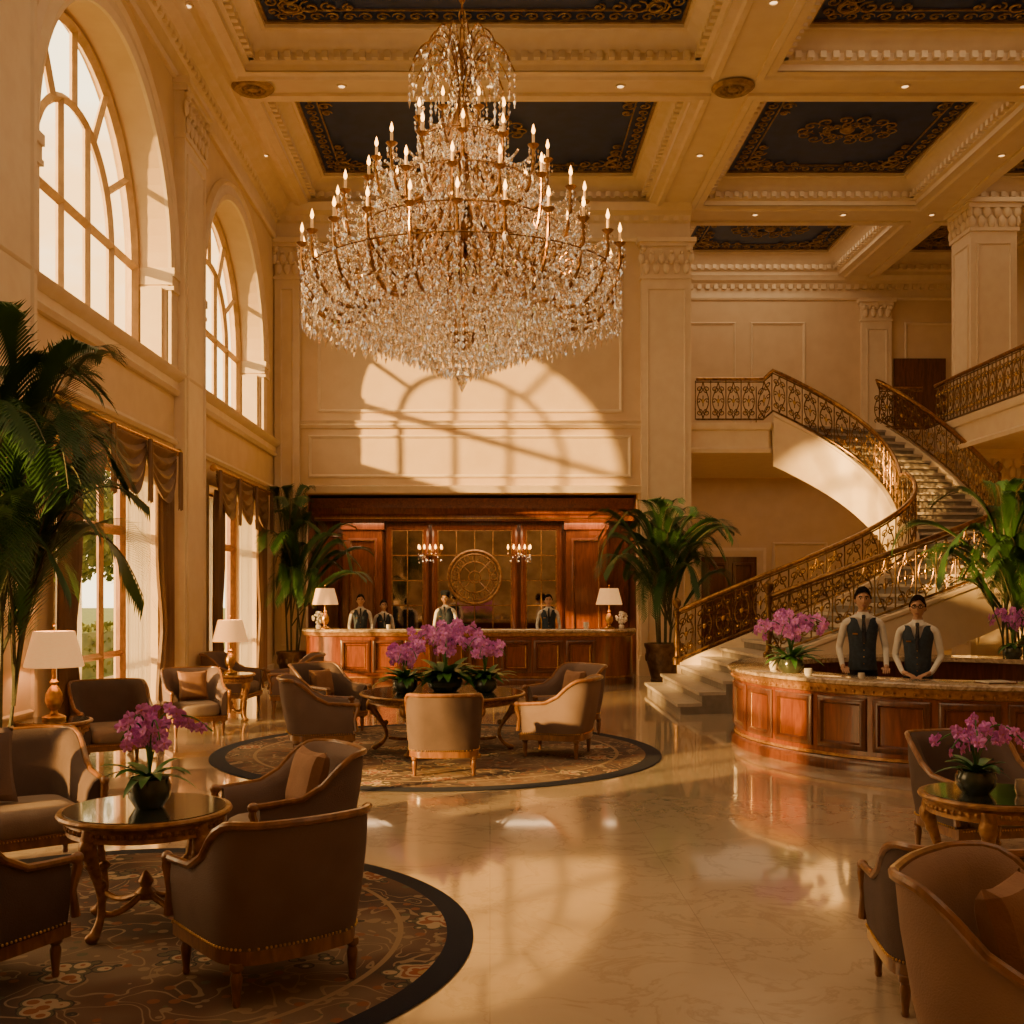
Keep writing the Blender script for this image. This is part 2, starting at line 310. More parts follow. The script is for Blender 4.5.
for (x0,x1) in XS:
    for (y0,y1) in YS:
        if x0<4 and y0>25: continue
        tn+=1;mb=MB()
        mb.frame((x0,y0,H),(1,0,0),(0,1,0),(0,0,1),x1-x0,y1-y0,CP)
        mb.frame((x0-.28,y0-.28,H-.001),(1,0,0),(0,1,0),(0,0,1),x1-x0+.56,y1-y0+.56,[(0,0),(0,-.05),(.1,-.07),(.14,-.03),(.28,-.02)])
        nx=int((x1-x0)/.2)
        for i in range(nx):
            x=x0+.1+(x1-x0-.2)*i/max(nx-1,1)
            mb.box(x-.05,x+.05,y1-.17,y1-.06,H+.14,H+.25);mb.box(x-.05,x+.05,y0+.06,y0+.17,H+.14,H+.25)
        ny=int((y1-y0)/.2)
        for i in range(ny):
            yy=y0+.1+(y1-y0-.2)*i/max(ny-1,1)
            mb.box(x0+.06,x0+.17,yy-.05,yy+.05,H+.14,H+.25);mb.box(x1-.17,x1-.06,yy-.05,yy+.05,H+.14,H+.25)
        struct('trim_%d'%tn,mb,['trim'],'stepped cream coffer moulding with dentils','moulding')
        tn+=1;mb=MB();z=H+.6
        a,b,c,d=x0+.4,x1-.4,y0+.4,y1-.4
        mb.quad((a,c,z),(b,c,z),(b,d,z),(a,d,z),0)
        mb.frame((a,c,z-.04),(1,0,0),(0,1,0),(0,0,1),b-a,d-c,[(0,.04),(0,0),(.05,0),(.05,.04)],1)
        mb.frame((a+.36,c+.36,z-.03),(1,0,0),(0,1,0),(0,0,1),b-a-.72,d-c-.72,[(0,.03),(0,0),(.025,0),(.025,.03)],1)
        if y0>5:
            def run(p0,p1):
                p0=Vector(p0);p1=Vector(p1);Ln=(p1-p0).length;k=max(2,int(Ln/.26));dr=(p1-p0)/k;an=math.atan2(dr.y,dr.x)
                for i in range(k):
                    p=p0+dr*(i+.5);f=1 if i%2 else -1
                    spiral(mb,(p.x,p.y,z-.03),.115,an+(pi if f>0 else 0),f,1,.018)
            run((a+.2,c+.2),(b-.2,c+.2));run((a+.2,d-.2),(b-.2,d-.2));run((a+.2,c+.2),(a+.2,d-.2));run((b-.2,c+.2),(b-.2,d-.2))
            for sx,px in ((1,a),(-1,b)):
                for sy,py in ((1,c),(-1,d)):
                    for k in range(4):
                        spiral(mb,(px+sx*(.5+.3*k),py+sy*.5,z-.04),.22-.04*k,pi/2*sy,sx*sy,1,.022)
                        spiral(mb,(px+sx*.5,py+sy*(.5+.3*k),z-.04),.22-.04*k,0,-sx*sy,1,.022)
            cx,cy=(a+b)/2,(c+d)/2
            for k in range(14):
                an=k*pi/7;rx=.85 if (b-a)>3 else .4
                spiral(mb,(cx+rx*cos(an)*1.0,cy+.5*sin(an),z-.04),.17,an+pi,1 if k%2 else -1,1,.018)
                spiral(mb,(cx+rx*.5*cos(an+.4),cy+.28*sin(an+.4),z-.05),.12,an,1 if k%2 else -1,1,.018)
            mb.lathe([(0,-.08),(.08,-.06),(.14,-.02),(.15,.03)],(cx,cy,z-.02),16,1)
        struct('trim_%d'%tn,mb,['blue','giltr'],'deep blue coffer panel with gilded scroll ornament','ceiling panel')
# cornices
COR=[(0,-.75),(.06,-.75),(.09,-.68),(.05,-.62),(.05,-.35),(.12,-.3),(.16,-.2),(.3,-.14),(.34,-.06),(.4,0),(0,0)]
def cornice(p0,p1,z,prof=COR,dent=True,sc=1,mat='trim'):
    global tn;tn+=1;mb=MB();mb.sweep([p0,p1],[(o*sc,z+a*sc) for o,a in prof])
    if dent:
        P0=Vector(p0);P1=Vector(p1);d=(P1-P0);n=int(d.length/.22);dd=d.normalized();nn=Vector((dd.y,-dd.x))
        for i in range(n):
            p=P0+d*((i+.5)/n);h1=p-dd*.055;h2=p+dd*.055;q_=[h1,h2,h2+nn*.15,h1+nn*.15]
            mb.prism([(a.x,a.y) for a in q_],z-.32,z-.2)
    return struct('trim_%d'%tn,mb,[mat],'cream plaster cornice moulding','moulding')
LA=(XW,-3);LB=(XW,24.5)
cornice(LA,LB,H)
cornice((XW,24.5),(4.45,24.5),H)
cornice((4.45,30),(13,30),H,sc=.8)
BAND=[(0,0),(.06,0),(.1,.06),(.06,.1),(.06,.2),(.14,.24),(.18,.32),(0,.32)]
cornice(LA,LB,4.85,BAND,False);cornice(LA,LB,4.1,[(0,0),(.04,0),(.07,.05),(.04,.1),(0,.1)],False)
cornice((XW,24.5),(4.45,24.5),5.5,[(0,0),(.05,0),(.1,.06),(.06,.1),(.12,.16),(0,.18)],False)
cornice((XW,24.5),(4.45,24.5),4.06,[(0,0),(.08,0),(.1,.06),(.14,.14),(0,.18)],False)
PF=[(0,0),(0,.03),(.03,.05),(.06,.03),(.08,.0)]
def wpanel(P,u,v,n,w,h,mat='trim'):
    global tn;tn+=1;mb=MB();mb.frame(P,u,v,n,w,h,PF);struct('trim_%d'%tn,mb,[mat],'rectangular raised wall panel moulding','moulding')
X_=(1,0,0);Z_=(0,0,1);NB=(0,-1,0)
wpanel((-3.85,24.5,5.85),X_,Z_,NB,6.8,3.75);wpanel((-4.05,24.5,4.4),X_,Z_,NB,7.2,.95)
for a,w in ((5.0,1.7),(7.1,1.5),(11.3,1.4)): wpanel((a,30,6.2),X_,Z_,NB,w,3.0)
wpanel((7.7,30,.6),X_,Z_,NB,1.5,2.6);wpanel((9.6,30,.6),X_,Z_,NB,1.6,2.6)
for wi,yc in enumerate(YC):
    tn+=1;mb=MB();pr=[(0,0),(0,.05),(.1,.08),(.14,.05),(.26,.05),(.3,.1),(.36,.03),(.36,0)]
    rows=[[(XW+o,yc+(R+i)*cos(pi-pi*k/32),SPR+(R+i)*sin(pi*k/32)) for i,o in pr] for k in range(33)]
    mb.grid(rows)
    for s in (-1,1):
        y0,y1=sorted((yc+s*(R-.02),yc+s*(R+.42)))
        mb.box(XO+.1,XW+.10,y0,y1,SPR-.12,SPR);mb.box(XO+.12,XW+.07,y0,y1,SPR-.25,SPR-.12);mb.box(XO+.1,XW+.09,y0,y1,SPR-.33,SPR-.27)
        y0,y1=sorted((yc+s*(R),yc+s*(R+.34)));mb.box(XW-.02,XW+.05,y0,y1,SILL,SPR-.3)
        y0,y1=sorted((yc+s*(R-.06),yc+s*(R+.0)));mb.box(XO+.25,XW-.08,y0,y1,SILL,SPR-.3)
    struct('trim_%d'%tn,mb,['trim'],'moulded arch surround of a tall window','moulding')
    mb=MB();X=-5.3
    def bar(pts,r=.045): mb.tube([(X,a,b) for a,b in pts],r,4)
    for rr,w in ((R-.06,.08),(1.35,.06)):
        bar([(yc+rr*cos(pi-pi*k/24),SPR+rr*sin(pi*k/24)) for k in range(25)],w)
    for k in range(1,6):
        an=pi*k/6
        bar([(yc+1.35*cos(an),SPR+1.35*sin(an)),(yc+(R-.06)*cos(an),SPR+(R-.06)*sin(an))],.055)
    for o in (-1.35,1.35): bar([(yc+o,SILL),(yc+o,SPR)],.06)
    for o in (-2.34,2.34): bar([(yc+o,SILL),(yc+o,SPR)],.08)
    for o in (-.45,.45): bar([(yc+o,SILL),(yc+o,SPR+1.27)],.055)
    for zz,w in ((SILL+.06,.09),(SPR,.075)): bar([(yc-R,zz),(yc+R,zz)],w)
    struct('window_%d'%(wi+1),mb,['frame'],'tall arched window frame with radial glazing bars','window')
    mb=MB()
    for o,w in ((-1.84,.09),(-.95,.05),(0,.08),(.95,.05),(1.84,.09)): bar([(yc+o,0.0),(yc+o,LT)],w)
    for zz,w in ((.08,.1),(1.0,.045),(2.75,.07),(LT-.06,.09)): bar([(yc-LW,zz),(yc+LW,zz)],w)
    struct('window_%d'%(wi+5),mb,['walnut'],'wooden garden door window with transom','window')
# pilasters
def pilaster(mb,cx,cy,nx,ny,w,dp,z0,z1,cap=.9):
    n=Vector((nx,ny));t=Vector((-ny,nx));c=Vector((cx,cy))
    def bx(hw,d,a,b,mat=0):
        p=[c-t*hw,c+t*hw,c+t*hw+n*d,c-t*hw+n*d];mb.prism([(k.x,k.y) for k in p],a,b,mat)
    bx(w/2,dp,z0,z1-cap);bx(w/2+.06,dp+.06,z0,z0+.35);bx(w/2+.03,dp+.03,z0+.35,z0+.45)
    bx(w/2+.03,dp+.03,z1-cap,z1-cap+.06);bx(w/2,dp,z1-cap+.06,z1-.18);bx(w/2+.05,dp+.05,z1-.18,z1-.1);bx(w/2+.1,dp+.1,z1-.1,z1)
    P=(c-t*(w/2-.12)+n*dp);mb.frame((P.x,P.y,z0+.65),(t.x,t.y,0),(0,0,1),(n.x,n.y,0),w-.24,z1-cap-z0-.85,[(0,0),(0,.02),(.025,.03),(.05,.0)])
    k=max(3,int(w/.2))
    for r_,(zb,hh) in enumerate(((z1-cap+.1,.26),(z1-cap+.32,.26))):
        for i in range(k+(r_%2)):
            o=-w/2+w*(i+.5*(1-r_%2)+0.0)/k
            p=c+t*o+n*(dp+.02);mb.sph((p.x,p.y,zb+hh/2),(.075 if abs(n.y)>.5 else .04,.04 if abs(n.y)>.5 else .075,hh/2),8,6)
            p=c+t*o+n*(dp+.05);mb.sph((p.x,p.y,zb+hh),(.045,.045,.04),6,4)
    for s in (-1,1):
        p=c+t*s*(w/2-.04)+n*(dp+.04);mb.sph((p.x,p.y,z1-.24),.07,8,6)
def pil(*a,**k):
    global tn;tn+=1;mb=MB();pilaster(mb,*a,**k);struct('trim_%d'%tn,mb,['trim'],'cream pilaster with carved leaf capital','pilaster')
pil(3.9,24.5,0,-1,1.1,.18,0,H-.72);pil(-4.5,24.5,0,-1,.55,.14,0,H-.72)
for yy in (3.95,10.65,17.35): pil(XW,yy,1,0,1.25,.16,0,H-.72)
pil(10.5,30,0,-1,.8,.15,5.6,H-.6,cap=.6);pil(4.9,30,0,-1,.5,.1,5.6,H-.6,cap=.6)
mb=MB();yy=-3
for yc in YC: mb.box(XW,XW+.04,yy,yc-LW,0,.28);yy=yc+LW
mb.box(XW,XW+.04,yy,24.5,0,.28);struct('baseboard_left',mb,['trim'],'cream painted baseboard','baseboard')
mb=MB();mb.box(4.45,13,29.96,30,0,.25);struct('baseboard_gallery',mb,['trim'],'cream painted baseboard','baseboard')
mb=MB();mb.box(5.75,7.25,29.9,29.98,0,2.8)
for a in (5.8,6.53):
    for z0,hh in ((.2,.9),(1.25,1.4)): mb.frame((a+.05,29.9,z0),X_,Z_,NB,.6,hh,[(0,0),(.02,.03),(.07,.03),(.1,0)])
mb.sph((6.45,29.86,1.1),.04,8,6,1);mb.sph((6.57,29.86,1.1),.04,8,6,1)
struct('door_1',mb,['woodd','gold'],'dark panelled double door under the gallery','door')
tn+=1;mb=MB();mb.frame((5.5,29.99,-.2),X_,Z_,NB,2.0,3.25,[(0,0),(0,.12),(.08,.14),(.25,.06),(.25,0)]);struct('trim_%d'%tn,mb,['trim'],'cream door surround','moulding')
mb=MB();mb.box(11.0,12.4,29.92,29.98,5.6,8.2);struct('door_2',mb,['woodd'],'dark doorway on the upper gallery','door')
mb=MB();mb.lathe([(.0,-.06),(.08,-.05),(.1,-.02),(.2,-.03),(.22,-.05),(.3,-.05),(.36,0)],n=24)
for k in range(12): mb.sph((.15*cos(k*pi/6),.15*sin(k*pi/6),-.03),(.035,.035,.03),6,4)
r0=top('ceiling_rosette',mb,['giltr'],'round gilded plaster rosette on a ceiling beam','rosette',loc=(-4.0,18.55,H-.03),group='ceiling rosettes')
copy_thing(r0,(4.1,18.55,H-.03))
mb=MB();mb.lathe([(.09,0),(.09,-.015),(.06,-.02),(.055,-.004)],n=16);
d0=root('recessed_downlight','small round recessed ceiling downlight','light fixture',loc=(4.1,15.9,H),group='ceiling downlights')
part('bezel',mb,['trim'],d0);mb=MB();mb.lathe([(0,-.006),(.055,-.006)],n=16);part('lens',mb,['bulb'],d0)
DL=[(4.1,21.5),(4.1,24.9),(10,21.5),(10,16),(7,18.55),(0,18.55),(-2.5,18.55),(2.2,18.55),(-4.4,16),(-4.4,21.5),(9.0,18.55),(6,24.9),(8,24.9),(10,24.9),(4.1,27.5),(-2,13.3),(2,13.3),(7,13.3)]
for p in DL: copy_thing(d0,(*p,H))
# ------------------------------------------------------------ outside
mb=MB();mb.quad((-80,-40,-.05),(-5.45,-40,-.05),(-5.45,120,-.05),(-80,120,-.05));g=struct('ground',mb,['lawn'],'sunlit lawn outside the windows','lawn')
mb=MB();mb.box(-8.5,-5.6,-5,60,-.05,-.02);struct('terrace',mb,['pave'],'pale paved terrace outside','terrace')
def leafcloud(mb,n,fn,s=.16):
    for i in range(n):
        p=Vector(fn());a=Vector((random.gauss(0,1),random.gauss(0,1),random.gauss(0,1))).normalized();b=a.orthogonal().normalized()
        mb.quad(p-a*s,p+b*s*.6,p+a*s,p-b*s*.6,1)
mb=MB();mb.tube([(0,0,0),(.1,0,1.5),(0,.1,3),(.2,0,4.5)],[.22,.17,.13,.06],8,0)
for k in range(6):
    an=k*1.05;mb.tube([(0,0,2+.3*k),(.7*cos(an),.7*sin(an),3+.3*k),(1.4*cos(an),1.4*sin(an),3.7+.3*k)],[.08,.05,.02],6,0)
def f_():
    u=Vector((random.gauss(0,1),random.gauss(0,1),random.gauss(0,1))).normalized()*(random.random()**.33)
    return (u.x*2.0,u.y*2.0,3.9+u.z*1.9)
leafcloud(mb,2600,f_,.14)
t0=top('tree',mb,['bark','tree'],'leafy green garden tree outside the windows','tree',loc=(-11,27.5,-.05),group='garden trees')
for p in ((-14.5,32),(-18,39),(-11.5,36),(-22,46),(-13.5,46)): copy_thing(t0,(*p,-.05),random.random()*6)
mb=MB();mb.box(-.4,.4,-6,6,.0,1.0,1)
leafcloud(mb,2600,lambda:(random.uniform(-.5,.5),random.uniform(-6,6),random.uniform(.1,1.15)),.08)
top('hedge',mb,['bark','tree'],'clipped green garden hedge','hedge',loc=(-9.3,26,-.05))
# ------------------------------------------------------------ curtains
def curtain(yc):
    rt=root('curtain','brown silk swag curtain with white sheers over a garden window','curtain',loc=(XW+.14,yc,0),group='window curtains')
    def sheet(y0,y1,z0,z1,amp,folds,gather=0,x=0):
        mb=MB();rows=[];ny=folds*8
        for i in range(15):
            t=i/14;z=z1+(z0-z1)*t;row=[]
            g=1-gather*math.exp(-((t-.62)/.16)**2)
            for j in range(ny+1):
                u=j/ny;yy=y0+(y1-y0)*u*g
                row.append((x+amp*sin(u*folds*2*pi)*(1 if t>.02 else .5),yy,z))
            rows.append(row)
        mb.grid(rows);return mb
    part('drape',sheet(2.1,1.45,.02,3.6,.05,6,.35),['drape'],rt)
    part('drape',sheet(-2.1,-1.45,.02,3.6,.05,6,.35),['drape'],rt)
    part('sheer',sheet(1.7,.75,.02,3.5,.03,8,.0,-.2),['sheer'],rt,label='translucent white sheer curtain')
    part('sheer',sheet(-1.7,-.9,.02,3.5,.03,7,.0,-.2),['sheer'],rt,label='translucent white sheer curtain')
    mb=MB();nS=3;w=4.3/nS
    for k in range(nS):
        y0=-2.15+k*w;rows=[]
        for i in range(22):
            t=i/21;row=[]
            for j in range(17):
                u=j/16;sag=(1-(2*u-1)**2);z=3.92-.18*t-sag*.62*t+.0
                row.append((.05+.07*sag*t+.025*sin(t*26)*(.3+sag),y0-.03+(w+.06)*u,z))
            rows.append(row)
        mb.grid(rows)
    for k in range(nS+1):
        y0=-2.15+k*w;rows=[]
        for i in range(10):
            t=i/9;rows.append([(.1+.03*sin(j*pi/3)+.02,y0+(.06+.07*t)*(j/12-.5)*2,3.92-t*(.75+.12*cos(j))) for j in range(13)])
        mb.grid(rows)
    part('valance',mb,['drape'],rt)
    mb=MB();mb.tube([(.04,-2.3,3.94),(.04,2.3,3.94)],.035,10);mb.sph((.04,-2.33,3.94),.06);mb.sph((.04,2.33,3.94),.06)
    part('curtain_rod',mb,['gold'],rt);return rt
c0=curtain(14.0);copy_thing(c0,(XW+.14,20.7,0))
# ------------------------------------------------------------ reception wood panelling
rt=root('reception_panelling','tall mahogany back panelling with mirrors behind the reception desk','wall panelling',loc=(0,26,0))
mb=MB();mb.box(-4.05,3.25,-.08,0,0,3.95);
for a,w in ((-4.0,.5),(2.75,.45)): mb.frame((a,-.08,.6),X_,Z_,NB,w,2.6,[(0,0),(0,.02),(.04,.04),(.08,0)])
part('backboard',mb,['wood'],rt)
for a,b in ((-3.4,-2.5),(1.77,2.7)):
    mb=MB();mb.box(a,b,-.5,-.08,0,3.4);mb.box(a-.05,b+.05,-.55,-.08,0,.35);mb.box(a-.05,b+.05,-.56,-.08,3.3,3.55)
    mb.frame((a+.12,-.5,.6),X_,Z_,NB,b-a-.24,2.5,[(0,0),(0,.02),(.04,.04),(.08,0)]);mb.frame((a+.16,-.5,.64),X_,Z_,NB,b-a-.32,2.42,[(0,.01),(.015,.045),(.03,.01)],1)
    part('pilaster',mb,['wood','giltwood'],rt)
mb=MB();mb.sweep([(-4.1,-.08),(3.3,-.08)],[(0,3.5),(.5,3.5),(.5,3.62),(.56,3.66),(.58,3.78),(.72,3.9),(.8,4.0),(0,4.0)]);mb.box(-4.05,3.25,-.6,-.575,3.55,3.57,1)
part('cornice',mb,['wood','gold'],rt)
for a,b,nx,nz in ((-2.3,-1.58,2,4),(-1.22,.5,4,4),(.86,1.55,2,4)):
    mb=MB();mb.box(a,b,-.13,-.09,.95,3.3,0);mb.frame((a-.14,-.09,.82),X_,Z_,NB,b-a+.28,2.61,[(0,0),(0,.10),(.05,.12),(.11,.10),(.14,.05),(.14,.04)],1)
    mb.frame((a-.02,-.09,.93),X_,Z_,NB,b-a+.04,2.39,[(0,.05),(0,.075),(.03,.075),(.03,.04)],2)
    for i in range(1,nx): x=a+(b-a)*i/nx;mb.box(x-.012,x+.012,-.155,-.13,.95,3.3,2)
    for i in range(1,nz): z=.95+2.35*i/nz;mb.box(a,b,-.155,-.13,z-.012,z+.012,2)
    for i in range(nx):
        for j in range(nz):   # bevelled panes: each slightly tilted so that it glints
            x0_=a+(b-a)*i/nx+.02;x1_=a+(b-a)*(i+1)/nx-.02;z0_=.95+2.35*j/nz+.02;z1_=.95+2.35*(j+1)/nz-.02
            t1,t2=random.uniform(-.012,.012),random.uniform(-.012,.012)
            mb.quad((x0_,-.142+t1,z0_),(x1_,-.142-t1,z0_+0),(x1_,-.142-t2,z1_),(x0_,-.142+t2,z1_),0)
    part('mirror_panel',mb,['mirror','wood','giltwood'],rt)
mb=MB();c=(-.36,-.24,2.2)
for rr,w in ((.62,.035),(.54,.014),(.36,.014)): mb.tube([(c[0]+rr*cos(t*pi/20),c[1],c[2]+rr*sin(t*pi/20)) for t in range(40)],w,8,0,closed=True)
for k in range(16):
    an=k*pi/8;mb.tube([(c[0]+(.45+.09*cos(t*pi/4))*cos(an)-.06*sin(t*pi/4)*sin(an),c[1],c[2]+(.45+.09*cos(t*pi/4))*sin(an)+.06*sin(t*pi/4)*cos(an)) for t in range(8)],.009,4,0,closed=True)
mb.tube([(c[0]+.14*cos(t*pi/8),c[1],c[2]+.14*sin(t*pi/8)) for t in range(16)],.015,6,0,closed=True)
mb.box(c[0]-.02,c[0]+.02,-.2,-.13,1.6,1.64,0);mb.box(c[0]-.02,c[0]+.02,-.24,-.13,2.78,2.82,0)
for k in range(4): an=k*pi/2+pi/4;mb.tube([(c[0]+.14*cos(an),c[1],c[2]+.14*sin(an)),(c[0]+.6*cos(an),c[1],c[2]+.6*sin(an))],.01,5,0)
part('round_ornament',mb,['giltwood'],rt,label='round gilded openwork ring over the mirror')
def crystal(mb,c,r,h):
    x,y,z=c;a=random.random()*1.57;ca,sa=r*cos(a),r*sin(a)
    mb.add([(x,y,z+h*.6),(x+ca,y+sa,z),(x-sa,y+ca,z),(x-ca,y-sa,z),(x+sa,y-ca,z),(x,y,z-h)],[(0,1,2),(0,2,3),(0,3,4),(0,4,1),(5,2,1),(5,3,2),(5,4,3),(5,1,4)])
def sconce(loc):
    s=root('wall_sconce','gilded wall sconce with candle bulbs and crystal drops','wall sconce',loc=loc,group='reception sconces')
    mb=MB();mb.sph((0,-.02,0),(.05,.03,.12));
    for k in range(5):
        x=(k-2)*.13;mb.tube(bezl([(0,-.03,-.02),(x*.5,-.15,-.15),(x,-.16,-.1),(x,-.16,.02)],8),.01,5);mb.lathe([(.0,0),(.03,.005),(.035,.02)],(x,-.16,.02),8)
    part('arms',mb,['gold'],s)
    for k in range(5):
        x=(k-2)*.13;mb=MB();mb.lathe([(0,0),(.018,.02),(.022,.05),(.010,.1),(0,.12)],(x,-.16,.05),8);part('bulb',mb,['flame'],s)
    mb=MB()
    for k in range(30):
        x=random.uniform(-.27,.27);crystal(mb,(x,-.15+random.uniform(-.05,.05),-.05-random.random()*.2),.02,.04)
    part('crystal_drops',mb,['crys'],s,flat=True,kind='stuff')
sconce((-1.40,25.8,2.8));sconce((.68,25.8,2.8))
# ------------------------------------------------------------ desks
pf=[(0,0),(0,.015),(.03,.035),(.06,.035),(.08,.0)]
dk=root('reception_desk','long mahogany reception desk with rounded ends and marble counter','reception desk',loc=(-.43,22.0,0))
def arc(cx,cy,r,a0,a1,n): return [(cx+r*cos(a0+(a1-a0)*i/n),cy+r*sin(a0+(a1-a0)*i/n)) for i in range(n+1)]
path=[(-3.37,1.3)]+arc(-2.57,.8,.8,pi,1.5*pi,10)+arc(2.57,.8,.8,1.5*pi,2*pi,10)+[(3.37,1.3)]
mb=MB();mb.sweep(path,[(-.06,.12),(0,.12),(0,1.02),(-.06,1.02)]);part('desk_body',mb,['wood'],dk)
mb=MB();mb.sweep(path,[(-.06,0),(.04,0),(.04,.10),(.02,.13),(-.06,.13)]);part('plinth',mb,['woodd'],dk)
mb=MB();mb.sweep(path,[(-.6,1.04),(.06,1.04),(.09,1.06),(.09,1.09),(.06,1.11),(-.6,1.11)]);part('counter_top',mb,['stone'],dk)
mb=MB();mb.sweep(path,[(0,.96),(.05,.98),(.06,1.04),(0,1.04)]);mb.sweep(path,[(0,.14),(.02,.14),(.02,.17),(0,.17)]);part('gold_band',mb,['giltwood'],dk)
for k in range(8):
    mb=MB();x=-2.56+k*.643;mb.frame((x,0,.24),X_,Z_,NB,.6,.66,pf,0);mb.frame((x+.1,-.004,.34),X_,Z_,NB,.4,.46,[(0,0),(.01,.012),(.02,0)],1);part('front_panel',mb,['woodd','gold'],dk)
RR=2.65
RC=(5.7,13.4)
rd=root('round_concierge_desk','circular mahogany concierge desk with marble counter and gilded bands','reception desk',loc=(*RC,0))
mb=MB();mb.lathe([(RR-.06,.12),(RR,.12),(RR,.86),(RR-.06,.86),(RR-.06,.12)],n=96);part('desk_body',mb,['wood'],rd)
mb=MB();mb.lathe([(RR-.08,0),(RR+.05,0),(RR+.05,.09),(RR+.02,.13),(RR-.08,.13)],n=96);part('plinth',mb,['woodd'],rd)
mb=MB();mb.lathe([(2.05,.90),(RR+.06,.90),(RR+.09,.915),(RR+.09,.945),(RR+.06,.96),(2.05,.96),(2.05,.90)],n=96);part('counter_top',mb,['stone'],rd)
mb=MB();mb.lathe([(RR,.8),(RR+.03,.81),(RR+.035,.86),(RR+.06,.9),(RR,.9)],n=96);mb.lathe([(RR,.13),(RR+.02,.14),(RR+.015,.17),(RR,.17)],n=96)
for k in range(160): an=k*2*pi/160;mb.sph((cos(an)*(RR+.035),sin(an)*(RR+.035),.84),.018,6,4)
part('gold_band',mb,['giltwood'],rd)
def bent(R_,ha,z0,z1,prof,mb,mat=0):
    rows=[]
    for i,o in prof:
        a=ha-i/R_;row=[]
        for k in range(7): t=-a+2*a*k/6;row.append(((R_+o)*cos(t),(R_+o)*sin(t),z0+i))
        for k in range(7): t=a-2*a*k/6;row.append(((R_+o)*cos(t),(R_+o)*sin(t),z1-i))
        rows.append(row)
    mb.grid(rows,False,True,mat)
mb=MB();bent(RR,.108,.22,.77,pf,mb,0);bent(RR,.085,.28,.71,[(0,0),(.008,.014),(.02,0)],mb,1);
pme=mesh(mb,'front_panel',['woodd','gold'])
for k in range(26): part('front_panel',None,None,rd,rot=(0,0,k*2*pi/26),me=pme)
# ------------------------------------------------------------ gallery & stairs
mb=MB();gp=[(4.45,24.5),(6.2,24.5),(6.6,25.0),(9.0,25.6),(10.2,25.6),(10.2,20.0),(13,20.0),(13,30),(4.45,30)]
mb.prism(gp,4.95,5.6);
mb.sweep(gp[:6],[(0,5.45),(.05,5.47),(.08,5.55),(.08,5.62),(0,5.62)]);mb.sweep(gp[:6],[(0,4.95),(.04,4.95),(.06,5.03),(0,5.08)])
struct('floor_gallery',mb,['trim'],'cream upper gallery slab with moulded edge','gallery')
st=root('grand_staircase','sweeping grand staircase with stone steps and gilded scrollwork balustrades','staircase',loc=(0,0,0))
FA=[(2.9,16.75),(4.9,17.5),(9.0,16.6),(10.3,19.4)];RA=[(2.95,20.7),(4.6,20.5),(8.5,19.5),(8.2,21.6)]
FB=[(8.2,21.9),(8.6,23.4),(8.3,24.7),(6.3,24.5)];RB=[(10.1,21.9),(10.35,23.8),(10.1,24.9),(9.0,25.6)]
def flight(F,Rr,n,z0,z1,th=.35):
    mb=MB();h=(z1-z0)/n
    for i in range(n):
        a=bez(F,i/n);b=bez(Rr,i/n);c=bez(Rr,(i+1)/n);d=bez(F,(i+1)/n);z=z0+(i+1)*h
        zl=max(0,z-h-th) if z0==0 else z-h-th
        no=(a-d).normalized()*.05
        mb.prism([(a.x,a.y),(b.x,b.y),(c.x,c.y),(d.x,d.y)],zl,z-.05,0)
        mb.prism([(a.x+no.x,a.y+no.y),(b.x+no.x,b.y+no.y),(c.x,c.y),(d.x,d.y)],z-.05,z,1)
    return mb
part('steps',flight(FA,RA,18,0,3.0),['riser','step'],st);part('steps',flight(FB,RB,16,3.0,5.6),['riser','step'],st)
mb=MB();mb.prism([(8.2,21.6),(10.3,19.4),(12.2,19.4),(12.2,22.0),(8.2,21.95)],2.55,3.0);mb.box(11,12.2,19.6,21.9,0,2.55);part('landing',mb,['trim'],st)
def stringer(E,z0,z1,sg,lo=.5,t0=0):
    K=40;pts=[bez(E,t0+(1-t0)*i/K) for i in range(K+1)];z=[z0+(z1-z0)*(t0+(1-t0)*i/K) for i in range(K+1)];rows=[]
    for i,p in enumerate(pts):
        a=pts[max(i-1,0)];b=pts[min(i+1,K)];d=(b-a).normalized();n=Vector((d.y,-d.x))*sg
        zb=max(0,z[i]-lo);zt=z[i]+.22
        rows.append([(p.x,p.y,zb),(p.x+n.x*.07,p.y+n.y*.07,zb),(p.x+n.x*.07,p.y+n.y*.07,zt-.08),(p.x+n.x*.1,p.y+n.y*.1,zt-.05),(p.x+n.x*.1,p.y+n.y*.1,zt),(p.x-n.x*.05,p.y-n.y*.05,zt),(p.x-n.x*.05,p.y-n.y*.05,zt-.2)])
    mb=MB();mb.grid(rows,False,True,0,caps=True);part('stringer',mb,['trim'],st)
stringer(FA,0,3,1,.65,.19);stringer(RA,0,3,-1,.5,.1);stringer(FB,3,5.6,-1,.95);stringer(RB,3,5.6,1,.5)
BM={}
